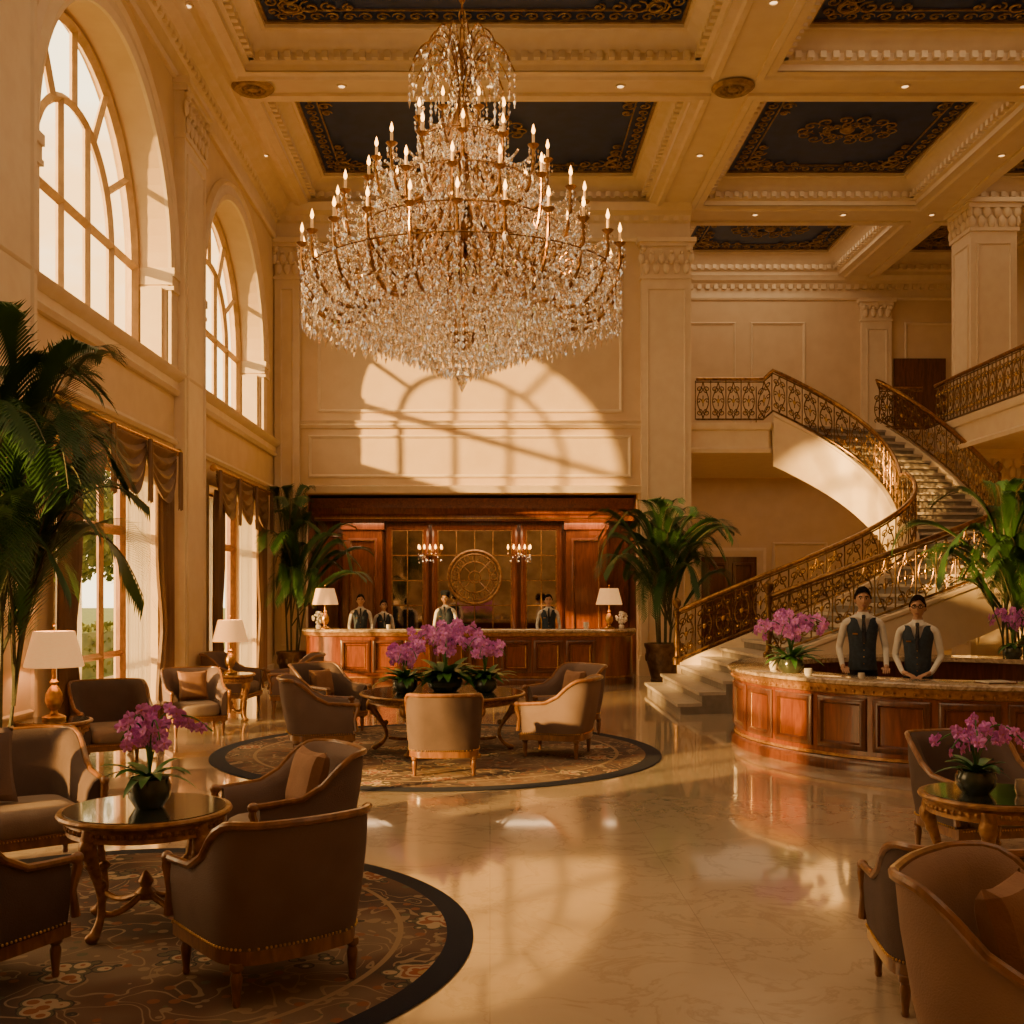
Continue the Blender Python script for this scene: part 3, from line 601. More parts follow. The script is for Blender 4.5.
def balmesh(sl):
    sl=round(sl*10)/10
    if sl in BM: return BM[sl]
    mb=MB();w=.17
    mb.tube([(w,0,.08),(w,0,.95)],.013,5)
    for s in (-1,1):
        def sp(cx,cz,sz,a,fl,k=14,tu=1.4):
            pts=[]
            for i in range(k+1):
                t=i/k;th=a+fl*t*tu*2*pi;rad=sz*(1-t*.85);pts.append((s*(cx+rad*cos(th)),0,cz+rad*sin(th)))
            mb.tube(pts,.012,4)
        sp(.08,.24,.08,pi/2,1);sp(.08,.76,.08,-pi/2,-1);sp(.09,.50,.06,pi,-1,tu=1.1)
        mb.tube(bezl([(0,0,.1),(s*.03,0,.3),(s*.16,0,.36),(s*.15,0,.5),(s*.16,0,.64),(s*.03,0,.7),(0,0,.93)],14),.012,4)
        mb.sph((s*.08,0,.24),.02,5,4,1);mb.sph((s*.08,0,.76),.02,5,4,1)
    mb.sph((0,0,.50),(.035,.02,.05),6,5,1);mb.tube([(0,0,.38),(0,0,.62)],.012,5)
    mb.v=[(x,y,z+x*sl) for x,y,z in mb.v]
    BM[sl]=mesh(mb,'baluster',['iron','gold']);return BM[sl]
def railing(pts,label,newels=(),parent=None):
    rt=root('balustrade',label,None if parent else 'railing',loc=tuple(pts[0]),parent=parent)
    O=Vector(pts[0]);P=[Vector(p)-O for p in pts]
    mb=MB();mb.tube([p+Vector((0,0,.99)) for p in P],.042,8);part('handrail',mb,['bronze'],rt)
    mb=MB();mb.tube([p+Vector((0,0,.09)) for p in P],.022,6);mb.tube([p+Vector((0,0,.92)) for p in P],.016,5);part('bottom_rail',mb,['iron'],rt)
    sp=.34;acc=sp*.5
    for i in range(len(P)-1):
        d=P[i+1]-P[i];l=Vector((d.x,d.y)).length
        if l<1e-5: continue
        while acc<=l:
            p=P[i]+d*(acc/l);part('baluster',None,None,rt,loc=p,rot=(0,0,math.atan2(d.y,d.x)),me=balmesh(d.z/l));acc+=sp
        acc-=l
    for k in newels:
        mb=MB();mb.lathe([(.0,0),(.09,0),(.09,.12),(.05,.16),(.04,.3),(.07,.42),(.05,.55),(.035,.8),(.06,.92),(.06,1.02),(.03,1.05),(.08,1.12),(.08,1.2),(0,1.27)],n=14)
        part('newel_post',mb,['iron'],rt,loc=P[k])
    return rt
def edge(E,z0,z1,t0,t1,off,n=34):
    out=[]
    for i in range(n+1):
        t=t0+(t1-t0)*i/n;p=bez(E,t);a=bez(E,max(0,t-.01));b=bez(E,min(1,t+.01));d=(b-a).normalized();nn=Vector((d.y,-d.x))*off
        out.append((p.x+nn.x,p.y+nn.y,z0+(z1-z0)*t+.2))
    return out
rA=edge(RA,0,3,.1,1,-.02);fB=edge(FB,3,5.6,0,1,-.02);gz=5.62
railing(rA+[(8.2,21.75,3.2)]+fB+[(6.1,24.55,gz),(4.6,24.55,gz)],'curving gilded scrollwork balustrade from stair foot to gallery',newels=(0,),parent=st)
railing(edge(FA,0,3,.20,1,.02)+[(10.6,19.45,3.15),(11.9,19.5,3.1)],'gilded scrollwork balustrade along the lower stairs',newels=(0,),parent=st)
railing(edge(RB,3,5.6,0,1,.02)+[(9.1,25.68,gz),(10.1,25.68,gz)],'gilded scrollwork balustrade beside the upper stair flight',newels=(0,),parent=st)
railing([(10.28,25.4,gz),(10.28,22,gz),(10.28,20.1,gz),(12.9,20.1,gz)],'gilded scrollwork balustrade along the upper gallery edge')
def column(loc,z0,z1,w,cap=.7):
    mb=MB();h=w/2
    for a,b,e in ((z0,z0+.3,.1),(z0+.3,z0+.42,.05),(z0+.42,z1-cap,0),(z1-cap,z1-cap+.08,.04),(z1-cap+.08,z1-.2,0),(z1-.2,z1-.1,.07),(z1-.1,z1,.13)): mb.box(-h-e,h+e,-h-e,h+e,a,b)
    for k in range(4):
        m_=Matrix.Rotation(k*pi/2,4,'Z');t=MB();t.frame((-h+.12,-h,z0+.7),X_,Z_,NB,w-.24,z1-cap-z0-.95,[(0,0),(0,.02),(.025,.03),(.05,0)])
        for r_ in range(2):
            for i in range(5): t.sph((-h+w*(i+.5*r_)/4.5,-h-.02,z1-cap+.2+.22*r_),(.09,.05,.14),8,6)
        t.xf(m_);mb.add(t.v,t.f)
    return top('column',mb,['trim'],'square cream column with carved capital at the gallery','column',loc=(*loc,0),group='gallery columns')
column((10.95,24.4),5.62,H,1.0);column((10.95,24.4),0,4.95,1.0)
# ------------------------------------------------------------ rugs
for loc,Rg,mt,lb in (((-2.15,6.0),2.05,'rug1','round ornate wool rug with navy border under lounge seating'),((-.62,12.95),2.6,'rug2','large round ornate rug beneath the flower table')):
    mb=MB();mb.lathe([(0,0),(Rg,0),(Rg+.01,.006),(Rg,.012),(0,.012)],n=96);top('rug',mb,[mt],lb,'rug',loc=(*loc,.001))
RZ=.013
# ------------------------------------------------------------ chairs
def smooth(a,b,x):
    t=min(1,max(0,(x-a)/(b-a)));return t*t*(3-2*t)
def chair_meshes(w,fab,seatm):
    hw=w/2-.03;D={}
    path=[(-hw,.33),(-hw-.005,.2),(-hw-.01,.05),(-hw-.01,-.08)]
    path+=[(-hw+.17-.18*cos(a)-.0,-.16-.2*sin(a)) for a in [i*pi/2/7 for i in range(8)]]
    nb=6;xa=hw-.17
    path+=[(-xa+2*xa*i/nb,-.36-.02*sin(pi*i/nb)) for i in range(1,nb)]
    path+=[(-x,y) for x,y in path[:12]][::-1]
    n=len(path);cum=[0]
    for i in range(1,n): cum.append(cum[-1]+(Vector(path[i])-Vector(path[i-1])).length)
    tot=cum[-1]
    def hgt(i):
        s=min(cum[i],tot-cum[i]);return .60+.02*smooth(0,.3,s)+.26*smooth(.30,.62,s)
    rows=[];railp=[];botp=[]
    for i in range(n):
        a=Vector(path[max(i-1,0)]);b=Vector(path[min(i+1,n-1)]);d=(b-a).normalized();nn=Vector((d.y,-d.x));p=Vector(path[i]);h=hgt(i)
        bw=min(1,max(0,(-p.y)/.36))
        def pt(o,z):
            ln=(z-.27)*.2*bw;fl=(z-.27)*.06
            q_=p+nn*(o+fl);return (q_.x,q_.y-ln*.6,z)
        rows.append([pt(0,.26),pt(.012,.27+(h-.27)*.3),pt(.012,.27+(h-.27)*.7),pt(0,h-.02),pt(-.025,h+.008),pt(-.055,h-.015),pt(-.085,h-.08),pt(-.095,.27+(h-.27)*.4),pt(-.085,.27)])
        railp.append(pt(.0,h+.004));botp.append(pt(.008,.275))
    mb=MB();mb.grid(rows,False,True,0,caps=True);D['back']=mesh(mb,'backrest',[fab])
    mb=MB();fr=[(railp[0][0],railp[0][1]+.035,railp[0][2]-.30),(railp[0][0],railp[0][1]+.015,railp[0][2]-.16),(railp[0][0],railp[0][1]+.05,railp[0][2]-.05),(railp[0][0],railp[0][1]+.045,railp[0][2]+.0)]
    fl=[(-x,y,z) for x,y,z in fr][::-1]
    mb.tube(fr+railp+fl,[.026,.02,.028,.026]+[.021]*n+[.026,.028,.02,.026],8)
    for s in (-1,1): mb.sph((s*railp[-1][0],railp[0][1]+.045,railp[0][2]-.005),(.032,.04,.034),10,8)
    D['rail']=mesh(mb,'top_rail',['walnut'])
    mb=MB()
    out=[(-hw,.355)]+path[1:-1]+[(hw,.355)]
    mb.prism(out,.20,.275);D['srail']=mesh(mb,'seat_rail',['walnut'])
    mb=MB()
    for i in range(n-1):
        a=Vector(botp[i]);b=Vector(botp[i+1]);k=max(1,int((b-a).length/.022))
        for j in range(k): p=a.lerp(b,j/k);mb.sph((p.x,p.y,p.z+.004),.008,5,3)
    for j in range(int(2*hw/.022)): mb.sph((-hw+j*.022,.358,.262),.008,5,3)
    D['nails']=mesh(mb,'nailhead_trim',['gold'])
    mb=MB();hx=hw-.085;rows=[]
    for z,ins in ((.27,.02),(.30,.0),(.38,-.005),(.42,.01),(.445,.05),(.45,.12)):
        row=[]
        for k in range(28):
            t=2*pi*k/28;cx=abs(cos(t))**.35*(1 if cos(t)>0 else -1);cy=abs(sin(t))**.35*(1 if sin(t)>0 else -1)
            row.append((cx*(hx-ins),.035+cy*(.325-ins),z))
        rows.append(row)
    mb.grid(rows,False,True,0,caps=True);D['seat']=mesh(mb,'seat_cushion',[seatm])
    mb=MB();mb.lathe([(.0,.21),(.034,.21),(.036,.18),(.022,.165),(.03,.14),(.026,.1),(.018,.03),(.022,.015),(.016,0),(0,0)],n=12);D['leg']=mesh(mb,'leg',['walnut']);D['hw']=hw
    return D
def chair(D,loc,ang,label,name='armchair',cat='chair',z=0,group=None,sc=1):
    r=root(name,label,cat,loc=(*loc,z),rot=ang-pi/2,group=group);r.scale=(sc,sc,sc)
    part('backrest',None,None,r,me=D['back']);part('top_rail',None,None,r,me=D['rail'],label='carved walnut rail along back and arms');part('seat_rail',None,None,r,me=D['srail']);part('nailhead_trim',None,None,r,me=D['nails'],kind='stuff')
    part('seat_cushion',None,None,r,me=D['seat'])
    for x in (-1,1):
        for y in (.30,-.29): part('leg',None,None,r,loc=(x*(D['hw']-.05),y,0),me=D['leg'])
    return r
def pillow(loc,ang,z,label,w=.42,mat='pil',tilt=.25):
    mb=MB();rows=[];n=12
    for side in (1,-1):
        for i in range(n+1):
            row=[]
            for j in range(n+1):
                u=2*i/n-1;v=2*j/n-1;th=.085*((1-u**4)*(1-v**4))**.5;k=1-.10*(1-abs(u)**2)*abs(v)**3;k2=1-.10*(1-abs(v)**2)*abs(u)**3
                row.append((u*w/2*k2*1.0,side*th,(v*w/2*k)))
            rows.append(row)
        if side==1: mb.grid(rows);rows=[]
    mb.grid(rows)
    mb.xf(Matrix.Rotation(tilt,4,'X'))
    zmin=min(p[2] for p in mb.v);mb.v=[(x,y,z_-zmin) for x,y,z_ in mb.v]
    return top('cushion',mb,[mat],label,'cushion',loc=(*loc,z),rot=ang-pi/2)
DT=chair_meshes(.80,'fab','seat');DD=chair_meshes(.80,'fabd','seat');DS=chair_meshes(1.45,'fabd','seat')
def A(dx,dy): return math.atan2(dy,dx)
def seated_pillow(loc,ang,z,label,back=.14,**k):
    p=(loc[0]-cos(ang)*back,loc[1]-sin(ang)*back);return pillow(p,ang,z+.455,label,**k)
lab='taupe velvet tub armchair with walnut frame'
chair(DT,(-1.08,5.38),A(-.62,.78),lab+' beside glass table',z=RZ,group='lounge armchairs',sc=.95)
chair(DT,(-1.32,7.15),A(-.85,-.52),'taupe armchair with walnut frame holding a brown cushion',z=RZ,group='lounge armchairs',sc=.95)
seated_pillow((-1.32,7.15),A(-.85,-.52),RZ-.02,'plump golden brown cushion on an armchair')
chair(DS,(-3.4,7.3),A(.6,-.8),'dark brown velvet two-seat sofa with walnut frame',name='sofa',cat='sofa',z=RZ)
seated_pillow((-3.35,7.22),A(.6,-.8),RZ,'large dark brown cushion on the sofa',w=.52,mat='fab')
chair(DD,(-2.52,5.25),A(.45,.9),'dark brown velvet armchair with walnut frame by the rug',z=RZ,group='lounge armchairs',sc=.95)
chair(DT,(-1.93,12.6),A(.95,.2),lab+' at the flower table',z=RZ,group='lounge armchairs')
chair(DD,(-.48,11.45),A(-.05,1),'brown velvet tub armchair with its back turned',z=RZ,group='lounge armchairs',sc=.94)
chair(DT,(.78,12.65),A(-.95,.3),lab+' at the flower table',z=RZ,group='lounge armchairs')
chair(DT,(1.0,14.5),A(-.8,-.6),'taupe armchair holding a small brown cushion',z=RZ,group='lounge armchairs');seated_pillow((1.0,14.5),A(-.8,-.6),RZ,'small brown cushion on an armchair',w=.38)
chair(DD,(-2.15,14.7),A(.8,-.6),'dark velvet armchair holding a brown cushion',z=RZ,group='lounge armchairs');seated_pillow((-2.15,14.7),A(.8,-.6),RZ,'small brown cushion on a dark armchair',w=.38)
chair(DD,(-4.1,11.95),A(.5,-.86),'dark brown armchair beside the window lamp table',group='lounge armchairs')
chair(DT,(-3.9,14.55),A(.45,-.9),'taupe armchair with gold cushion near the curtains',group='lounge armchairs',sc=.95);seated_pillow((-3.9,14.55),A(.45,-.9),-.02,'gold brown cushion by the window',w=.4)
chair(DT,(-3.1,17.3),A(-.9,-.2),'taupe armchair beside small gilded lamp table',group='lounge armchairs')
chair(DT,(-4.1,17.6),A(.9,-.1),'taupe armchair against the pier by the lamp',group='lounge armchairs')
DR=chair_meshes(.80,mk('copper_velvet',(.32,.19,.12),(.28,.165,.105),sc=5,rough=.8,bump=.25,fine=140),'seat')
chair(DR,(1.97,3.85),A(.74,-.67),'copper brown velvet armchair with walnut frame and cushion',group='lounge armchairs');seated_pillow((1.97,3.85),A(.74,-.67),0,'brown velvet cushion in copper armchair',mat='pil',back=.12)
chair(DD,(2.16,5.12),A(.12,.99),'small dark brown armchair by the round table',group='lounge armchairs',sc=.88)
chair(DD,(3.5,7.9),A(.15,-1),'dark armchair with walnut frame by the concierge desk',group='lounge armchairs',sc=.94)
# ------------------------------------------------------------ tables
def table(r,h,loc,z,label,glass=True,legs=4,name='side_table'):
    t=root(name,label,'table',loc=(*loc,z))
    mb=MB();mb.lathe([(0,h-.035),(r-.03,h-.035),(r,h-.03),(r+.008,h-.015),(r,h-.002),(r-.025,h),(r-.03,h-.006),(0,h-.006)],n=48);part('table_top',mb,['giltwood'],t)
    mb=MB();mb.lathe([(0,h-.006),(r-.03,h-.006),(r-.03,h+.004),(0,h+.004)],n=48);part('glass_inset',mb,['glasst'],t,label='dark reflective glass top')
    mb=MB();ra=r*.88;mb.lathe([(ra-.03,h-.035),(ra,h-.035),(ra+.012,h-.06),(ra,h-.09),(ra+.01,h-.115),(ra-.03,h-.125)],n=48)
    k=int(2*pi*ra/.045)
    for i in range(k): an=2*pi*i/k;mb.sph((ra*cos(an)*1.01,ra*sin(an)*1.01,h-.075),.018,6,4)
    part('apron',mb,['giltwood'],t)
    lm=MB();P=bezl([(ra*.95,0,h-.06),(ra*1.12,0,h-.22),(ra*.62,0,h*.42),(ra*.72,0,.12),(ra*.92,0,.03)],16)
    lm.tube(P,[.048-.026*smooth(0,.6,i/16)+.008*smooth(.8,1,i/16) for i in range(17)],10)
    lm.sph((ra*1.0,0,h-.15),(.05,.055,.07),10,8);lm.sph((ra*.93,0,.03),(.045,.035,.03),10,8)
    for kk in range(3):lm.sph((ra*(.96-.09*kk),0,h-.24-.06*kk),(.03,.036,.03),8,6)
    me=mesh(lm,'leg',['giltwood'])
    for i in range(legs): part('leg',None,None,t,rot=(0,0,pi/4+i*2*pi/legs+.3),me=me)
    mb=MB()
    for i in range(legs):
        an=pi/4+i*2*pi/legs+.3;e=Vector((ra*.74*cos(an),ra*.74*sin(an),.14));mb.tube(bezl([e,e*.6+Vector((0,0,.0)),Vector((0,0,.2))],8),.018,8)
    mb.lathe([(0,.14),(.05,.15),(.06,.19),(.03,.22),(.045,.25),(.015,.3),(0,.31)],n=12);part('stretcher',mb,['giltwood'],t)
    return t
T1=(-1.94,6.2);table(.47,.66,T1,RZ,'round carved gilt table with dark glass top on rug')
T2=(-.56,13.05);table(.98,.68,T2,RZ,'large round carved gilt centre table with glass top',name='centre_table',legs=6)
T3=(3.06,6.7);table(.42,.66,T3,0,'small round carved gilt table with glass top')
T4=(-4.3,10.85);table(.36,.62,T4,0,'round gilt lamp table beside the palm')
T5=(-3.78,16.0);table(.36,.68,T5,0,'small gilt lamp table between armchairs')
T6=(-4.1,13.1);table(.3,.55,T6,0,'small low gilt table near the curtains')
# ------------------------------------------------------------ lamps
def lamp(loc,z,s,label,en=12):
    l=root('table_lamp',label,'lamp',loc=(*loc,z),group='table lamps')
    mb=MB();mb.lathe([(r*s,h*s) for r,h in [(0,0),(.11,0),(.115,.025),(.09,.04),(.04,.06),(.03,.09),(.06,.12),(.085,.18),(.08,.25),(.05,.31),(.025,.34),(.045,.37),(.02,.40),(.02,.52),(0,.52)]],n=20);part('lamp_base',mb,['gold'],l)
    mb=MB();mb.lathe([(r*s,h*s) for r,h in [(.28,.52),(.283,.53),(.195,.87),(.19,.87),(.275,.53)]],n=32);part('lamp_shade',mb,['shade'],l,label='glowing cream linen lamp shade')
    mb=MB();mb.sph((0,0,.64*s),.04*s,10,8);mb.tube([(0,0,.5*s),(0,0,.93*s)],.006*s,5);mb.sph((0,0,.935*s),.016*s,8,6);part('finial',mb,['gold'],l)
    light('lamp_glow','POINT',(loc[0],loc[1],z+.72*s),en,(1,.6,.28),shadow_soft_size=.05)
    return l
lamp(T4,.624,1.0,'gold urn table lamp with cream shade by the palm')
lamp(T5,.684,.9,'gold table lamp with cream shade between armchairs')
lamp((-3.35,22.35),1.11,.95,'gold desk lamp with cream shade on reception counter',8);lamp((2.42,22.35),1.11,.95,'gold desk lamp with cream shade on reception counter',8)
# ------------------------------------------------------------ plants
mb=MB()
for k in range(5):
    an=k*2*pi/5+pi/2;wd=.5 if k in(1,4) else .34;ln=.05
    c=Vector((cos(an),0,sin(an)));s_=Vector((-sin(an),0,cos(an)))
    pts=[Vector((0,0,0)),c*ln*.45+s_*ln*wd+Vector((0,.008,0)),c*ln*.85+s_*ln*wd*.7+Vector((0,.004,0)),c*ln+Vector((0,-.004,0)),c*ln*.85-s_*ln*wd*.7+Vector((0,.004,0)),c*ln*.45-s_*ln*wd+Vector((0,.008,0))]
    mb.add(pts,[(0,1,2,3),(0,3,4,5)],0)
mb.sph((0,.008,-.004),(.011,.014,.012),6,5,1)
BL=mesh(mb,'blossom',['petal','pcent'])
def leafblade(mb,base,an,ln,w,rise,droop,mat=0,n=7):
    rows=[];d=Vector((cos(an),sin(an),0));s_=Vector((-sin(an),cos(an),0));base=Vector(base)
    for i in range(n+1):
        t=i/n;p=base+d*ln*t+Vector((0,0,rise*t-droop*t*t));ww=w*(sin(pi*min(1,t*.85+.12)))**.8*(1 if t<1 else .05)
        rows.append([p+s_*ww+Vector((0,0,.25*ww)),p,p-s_*ww+Vector((0,0,.25*ww))])
    mb.grid(rows,mat=mat)
def orchid(loc,z,label,ns=4,hh=.5,spread=.22,pr=.11,ph=.15,per=8,seed=1,nl=10,bs=1.0,ll=1.0):
    rnd=random.Random(seed);r=root('potted_orchid',label,'potted orchid',loc=(*loc,z),rot=rnd.random()*.6,group='purple orchids')
    mb=MB();mb.lathe([(0,0),(pr*.65,0),(pr*.95,ph*.35),(pr,ph*.7),(pr*.88,ph*.95),(pr*.95,ph),(pr*.85,ph),(pr*.8,ph*.85),(0,ph*.85)],n=24);part('pot',mb,['pot'],r)
    mb=MB()
    for k in range(nl): leafblade(mb,(0,0,ph*.9),k*2*pi/nl*1.0+rnd.random()*.5,pr*rnd.uniform(1.3,2.3)*ll,pr*.27,rnd.uniform(.12,.30)*hh/.5,rnd.uniform(.10,.26)*hh/.5)
    part('leaves',mb,['leafo'],r)
    for k in range(ns):
        an=k*2*pi/ns+rnd.uniform(-.3,.3);sp=spread*rnd.uniform(.5,1.15);h=hh*rnd.uniform(.75,1.1)
        d=Vector((cos(an),sin(an),0));P=bezl([(0,0,ph*.8),d*sp*.1+Vector((0,0,ph+h*.9)),d*sp*.6+Vector((0,0,ph+h*1.15)),d*sp*1.35+Vector((0,0,ph+h*.62))],14)
        mb=MB();mb.tube(P,.005,5);part('stem',mb,['leafo'],r)
        for j in range(per):
            i=4+int(j*10/per);p=P[i].lerp(P[min(i+1,14)],rnd.random())+Vector((rnd.uniform(-.05,.05),rnd.uniform(-.05,.05),rnd.uniform(-.05,.04)))*(bs if bs>1 else 1)
            b=part('blossom',None,None,r,loc=p,rot=(rnd.uniform(-.5,.4),rnd.uniform(-.4,.4),rnd.uniform(-.9,.9)),me=BL);b.scale=(bs*rnd.uniform(.8,1.1),)*3
    return r
orchid((T1[0]+.02,T1[1]),.678,'purple orchids in a green ceramic pot on glass table',ns=7,hh=.40,spread=.24,per=11,seed=3,bs=.78,pr=.12,ph=.17,nl=14,ll=1.15)
orchid((T3[0]-.1,T3[1]),.664,'purple orchids in a dark bowl on small table',ns=6,hh=.32,spread=.22,per=10,seed=5,pr=.12,ph=.14,bs=.75,nl=14)
orchid((T2[0]+.03,T2[1]+.05),.70,'tall purple orchid arrangement on centre table',ns=9,hh=.64,spread=.36,per=10,seed=8,pr=.22,ph=.16,nl=54,bs=1.3,ll=1.1)
orchid((T2[0]-.44,T2[1]-.12),.70,'small purple orchid planter beside larger arrangement',ns=6,hh=.42,spread=.22,per=9,seed=9,pr=.15,ph=.15,nl=40,bs=1.15,ll=1.15)
orchid((T2[0]+.50,T2[1]-.05),.70,'purple orchid with bushy green leaves on centre table',ns=6,hh=.50,spread=.20,per=9,seed=12,pr=.15,ph=.15,nl=44,bs=1.15,ll=1.2)
orchid((3.42,12.5),.96,'purple orchids in green pot on concierge counter',ns=9,hh=.56,spread=.36,per=10,seed=14,pr=.15,ph=.16,nl=30,bs=1.05,ll=1.2)
orchid((7.15,15.05),.96,'purple orchid on the far side of the round counter',ns=7,hh=.5,spread=.3,per=10,seed=15,pr=.13,ph=.16,bs=1.1)
def frondmesh(L_,seed,arch):
    rnd=random.Random(seed);mb=MB();C=[(0,0,0),(L_*.08,0,L_*.5),(L_*.30,0,L_*.98),(L_*.72,0,L_*(.92-arch))];P=bezl(C,18)
    mb.tube(P,[.013-.010*i/18 for i in range(19)],5,1)
    n=60
    for i in range(n):
        t=.18+.82*i/(n-1);p=bez(C,t);p2=bez(C,t+.02)
        tg=(p2-p).normalized()
        ll=L_*.26*(sin(pi*min(1,(t-.10)/.95)))**.55+.05
        for s in (-1,1):
            d=(tg*.95+Vector((0,s*.7,.16))).normalized();w=.0095*L_/1.3
            side=d.cross(Vector((0,0,1))).normalized()
            a=p;b=p+d*ll*.4+Vector((0,0,.01))+side*w;b2=p+d*ll*.4+Vector((0,0,.01))-side*w;c=p+d*ll+Vector((0,0,-ll*.20*rnd.uniform(.5,1.5)))
            m_=p+d*ll*.75+Vector((0,0,-ll*.07))
            mb.add([a,b,m_+side*w*.7,c,m_-side*w*.7,b2],[(0,1,5),(1,2,4,5),(2,3,4)],0)
    return mesh(mb,'frond',['leaf','cane'])
FM=[frondmesh(1.3,1,.2),frondmesh(1.3,2,.42),frondmesh(1.3,3,.0)]
def palm(loc,hgt,label,pr=.33,ph=.5,nf=30,seed=1,spread=1.0,canes=7,lim=(-99,99,-99,99)):
    rnd=random.Random(seed);r=root('potted_palm',label,'potted palm',loc=(*loc,0),group='potted palms')
    mb=MB();mb.lathe([(0,0),(pr*.7,0),(pr*.75,.04),(pr*.7,.07),(pr*.95,ph*.55),(pr,ph*.85),(pr*1.08,ph*.93),(pr*1.08,ph),(pr*.92,ph),(pr*.9,ph*.9)],n=28)
    for k in range(14): an=k*2*pi/14;mb.sph((pr*.96*cos(an),pr*.96*sin(an),ph*.65),(.03,.03,ph*.12),6,5)
    part('planter',mb,['pott'],r);mb=MB();mb.lathe([(0,ph*.92),(pr*.91,ph*.9)],n=24);part('soil',mb,['soil'],r)
    tops=[]
    for k in range(canes):
        an=k*2*pi/canes+rnd.random()*.5;b=Vector((cos(an)*pr*.35,sin(an)*pr*.35,ph*.9));tp=b+Vector((cos(an)*.05,sin(an)*.05,(hgt-ph)*(.10+.38*((k*3)%canes)/canes)))
        mb=MB();mb.tube([b,b.lerp(tp,.5),tp],[.02,.018,.013],7);part('cane',mb,['cane'],r);tops.append(tp)
    fl=(hgt-ph)*.52
    for k in range(nf):
        tp=tops[k%canes];an=k*2.399+rnd.uniform(-.2,.2);sc=fl/1.2*rnd.uniform(.78,1.08);tilt=rnd.uniform(-.12,.5)
        sx=sc*spread;reach=1.3*(.72*sx*cos(tilt)+.6*sc*sin(max(tilt,0)))+.12
        for c_,lo,hi,t0_ in ((cos(an),lim[0]-loc[0],lim[1]-loc[0],tp.x),(sin(an),lim[2]-loc[1],lim[3]-loc[1],tp.y)):
            e=t0_+c_*reach
            av=None
            if e<lo: av=max(.05,(t0_-lo)/abs(c_))
            if e>hi: av=max(.05,(hi-t0_)/abs(c_))
            if av is not None:
                f_2=min(1,av/reach);sx*=f_2;tilt=min(tilt,.0) if f_2<.8 else tilt;reach*=f_2
        f=part('frond',None,None,r,loc=tp-Vector((0,0,.02)),rot=(rnd.uniform(-.1,.1),tilt,an),me=FM[k%3]);f.scale=(sx,min(sc,max(sx*1.3,.25)),sc)
    return r
palm((-4.25,9.4),4.85,'tall areca palm in bronze planter by the window pier',seed=2,pr=.32,ph=.55,spread=.85,nf=40,lim=(-4.5,-3.2,8,10.6),canes=6)
palm((-4.2,23.4),4.5,'tall areca palm in bronze planter beside reception desk',seed=4,pr=.32,ph=.6,spread=.85,lim=(-4.5,-2.8,21,24.1),nf=34)
palm((3.6,22.75),4.5,'tall areca palm in bronze planter before the pilaster',seed=6,pr=.38,ph=.8,spread=.78,lim=(2.1,5,20,24.2),nf=36)
palm((7.65,16.05),3.9,'large areca palm beside the round concierge desk',seed=9,pr=.34,ph=.6,spread=.9,lim=(6.2,9.2,15.2,16.8),nf=36)
# ------------------------------------------------------------ chandelier
CH=root('chandelier','huge tiered gilded candle chandelier with cascading crystal drops','chandelier',loc=(-.34,13.4,4.45))
mb=MB();mb.lathe([(0,.35),(.1,.4),(.2,.55),(.12,.7),(.08,.9),(.22,1.05),(.28,1.2),(.12,1.35),(.07,1.6),(.15,1.75),(.2,1.9),(.08,2.05),(.05,2.4),(.13,2.55),(.14,2.65),(.05,2.8),(.04,3.2),(.1,3.3),(.04,3.45),(.035,3.9),(.09,4.0),(.03,4.15),(.03,4.3),(0,4.3)],n=20)
part('central_stem',mb,['bronze'],CH)
mb=MB()
for i in range(14):
    z=4.33+i*.115;pts=[]
    for k in range(10):
        t=2*pi*k/10;a,b=.035*cos(t),.075*sin(t);pts.append((a,0,z+b) if i%2 else (0,a,z+b))
    mb.tube(pts,.013,5,closed=True)
mb.lathe([(0,5.95),(.25,5.95),(.22,5.88),(.08,5.82),(.03,5.75)],n=20);part('chain',mb,['bronze'],CH)
TI=[(1.93,1.5,24,.66),(1.5,2.05,18,.66),(1.05,2.6,14,.5),(.55,3.1,8,.3)]
cm=MB();cm.lathe([(0,-.05),(.02,-.03),(.055,0),(.07,.02),(.03,.015),(.022,.03)],n=12,mat=0);cm.lathe([(.0,.02),(.017,.02),(.017,.14),(0,.145)],n=8,mat=1);cme=mesh(cm,'candle',['bronze','candle'])
fm=MB();fm.lathe([(0,.14),(.016,.16),(.022,.187),(.012,.228),(0,.265)],n=8);fme=mesh(fm,'flame_bulb',['flame'])
cr=MB()
def strand(p0,p1,n,sag,r=.018,h=.035):
    p0=Vector(p0);p1=Vector(p1)
    for i in range(n+1):
        t=i/n;p=p0.lerp(p1,t)+Vector((0,0,-sag*4*t*(1-t)));crystal(cr,p,r,h)
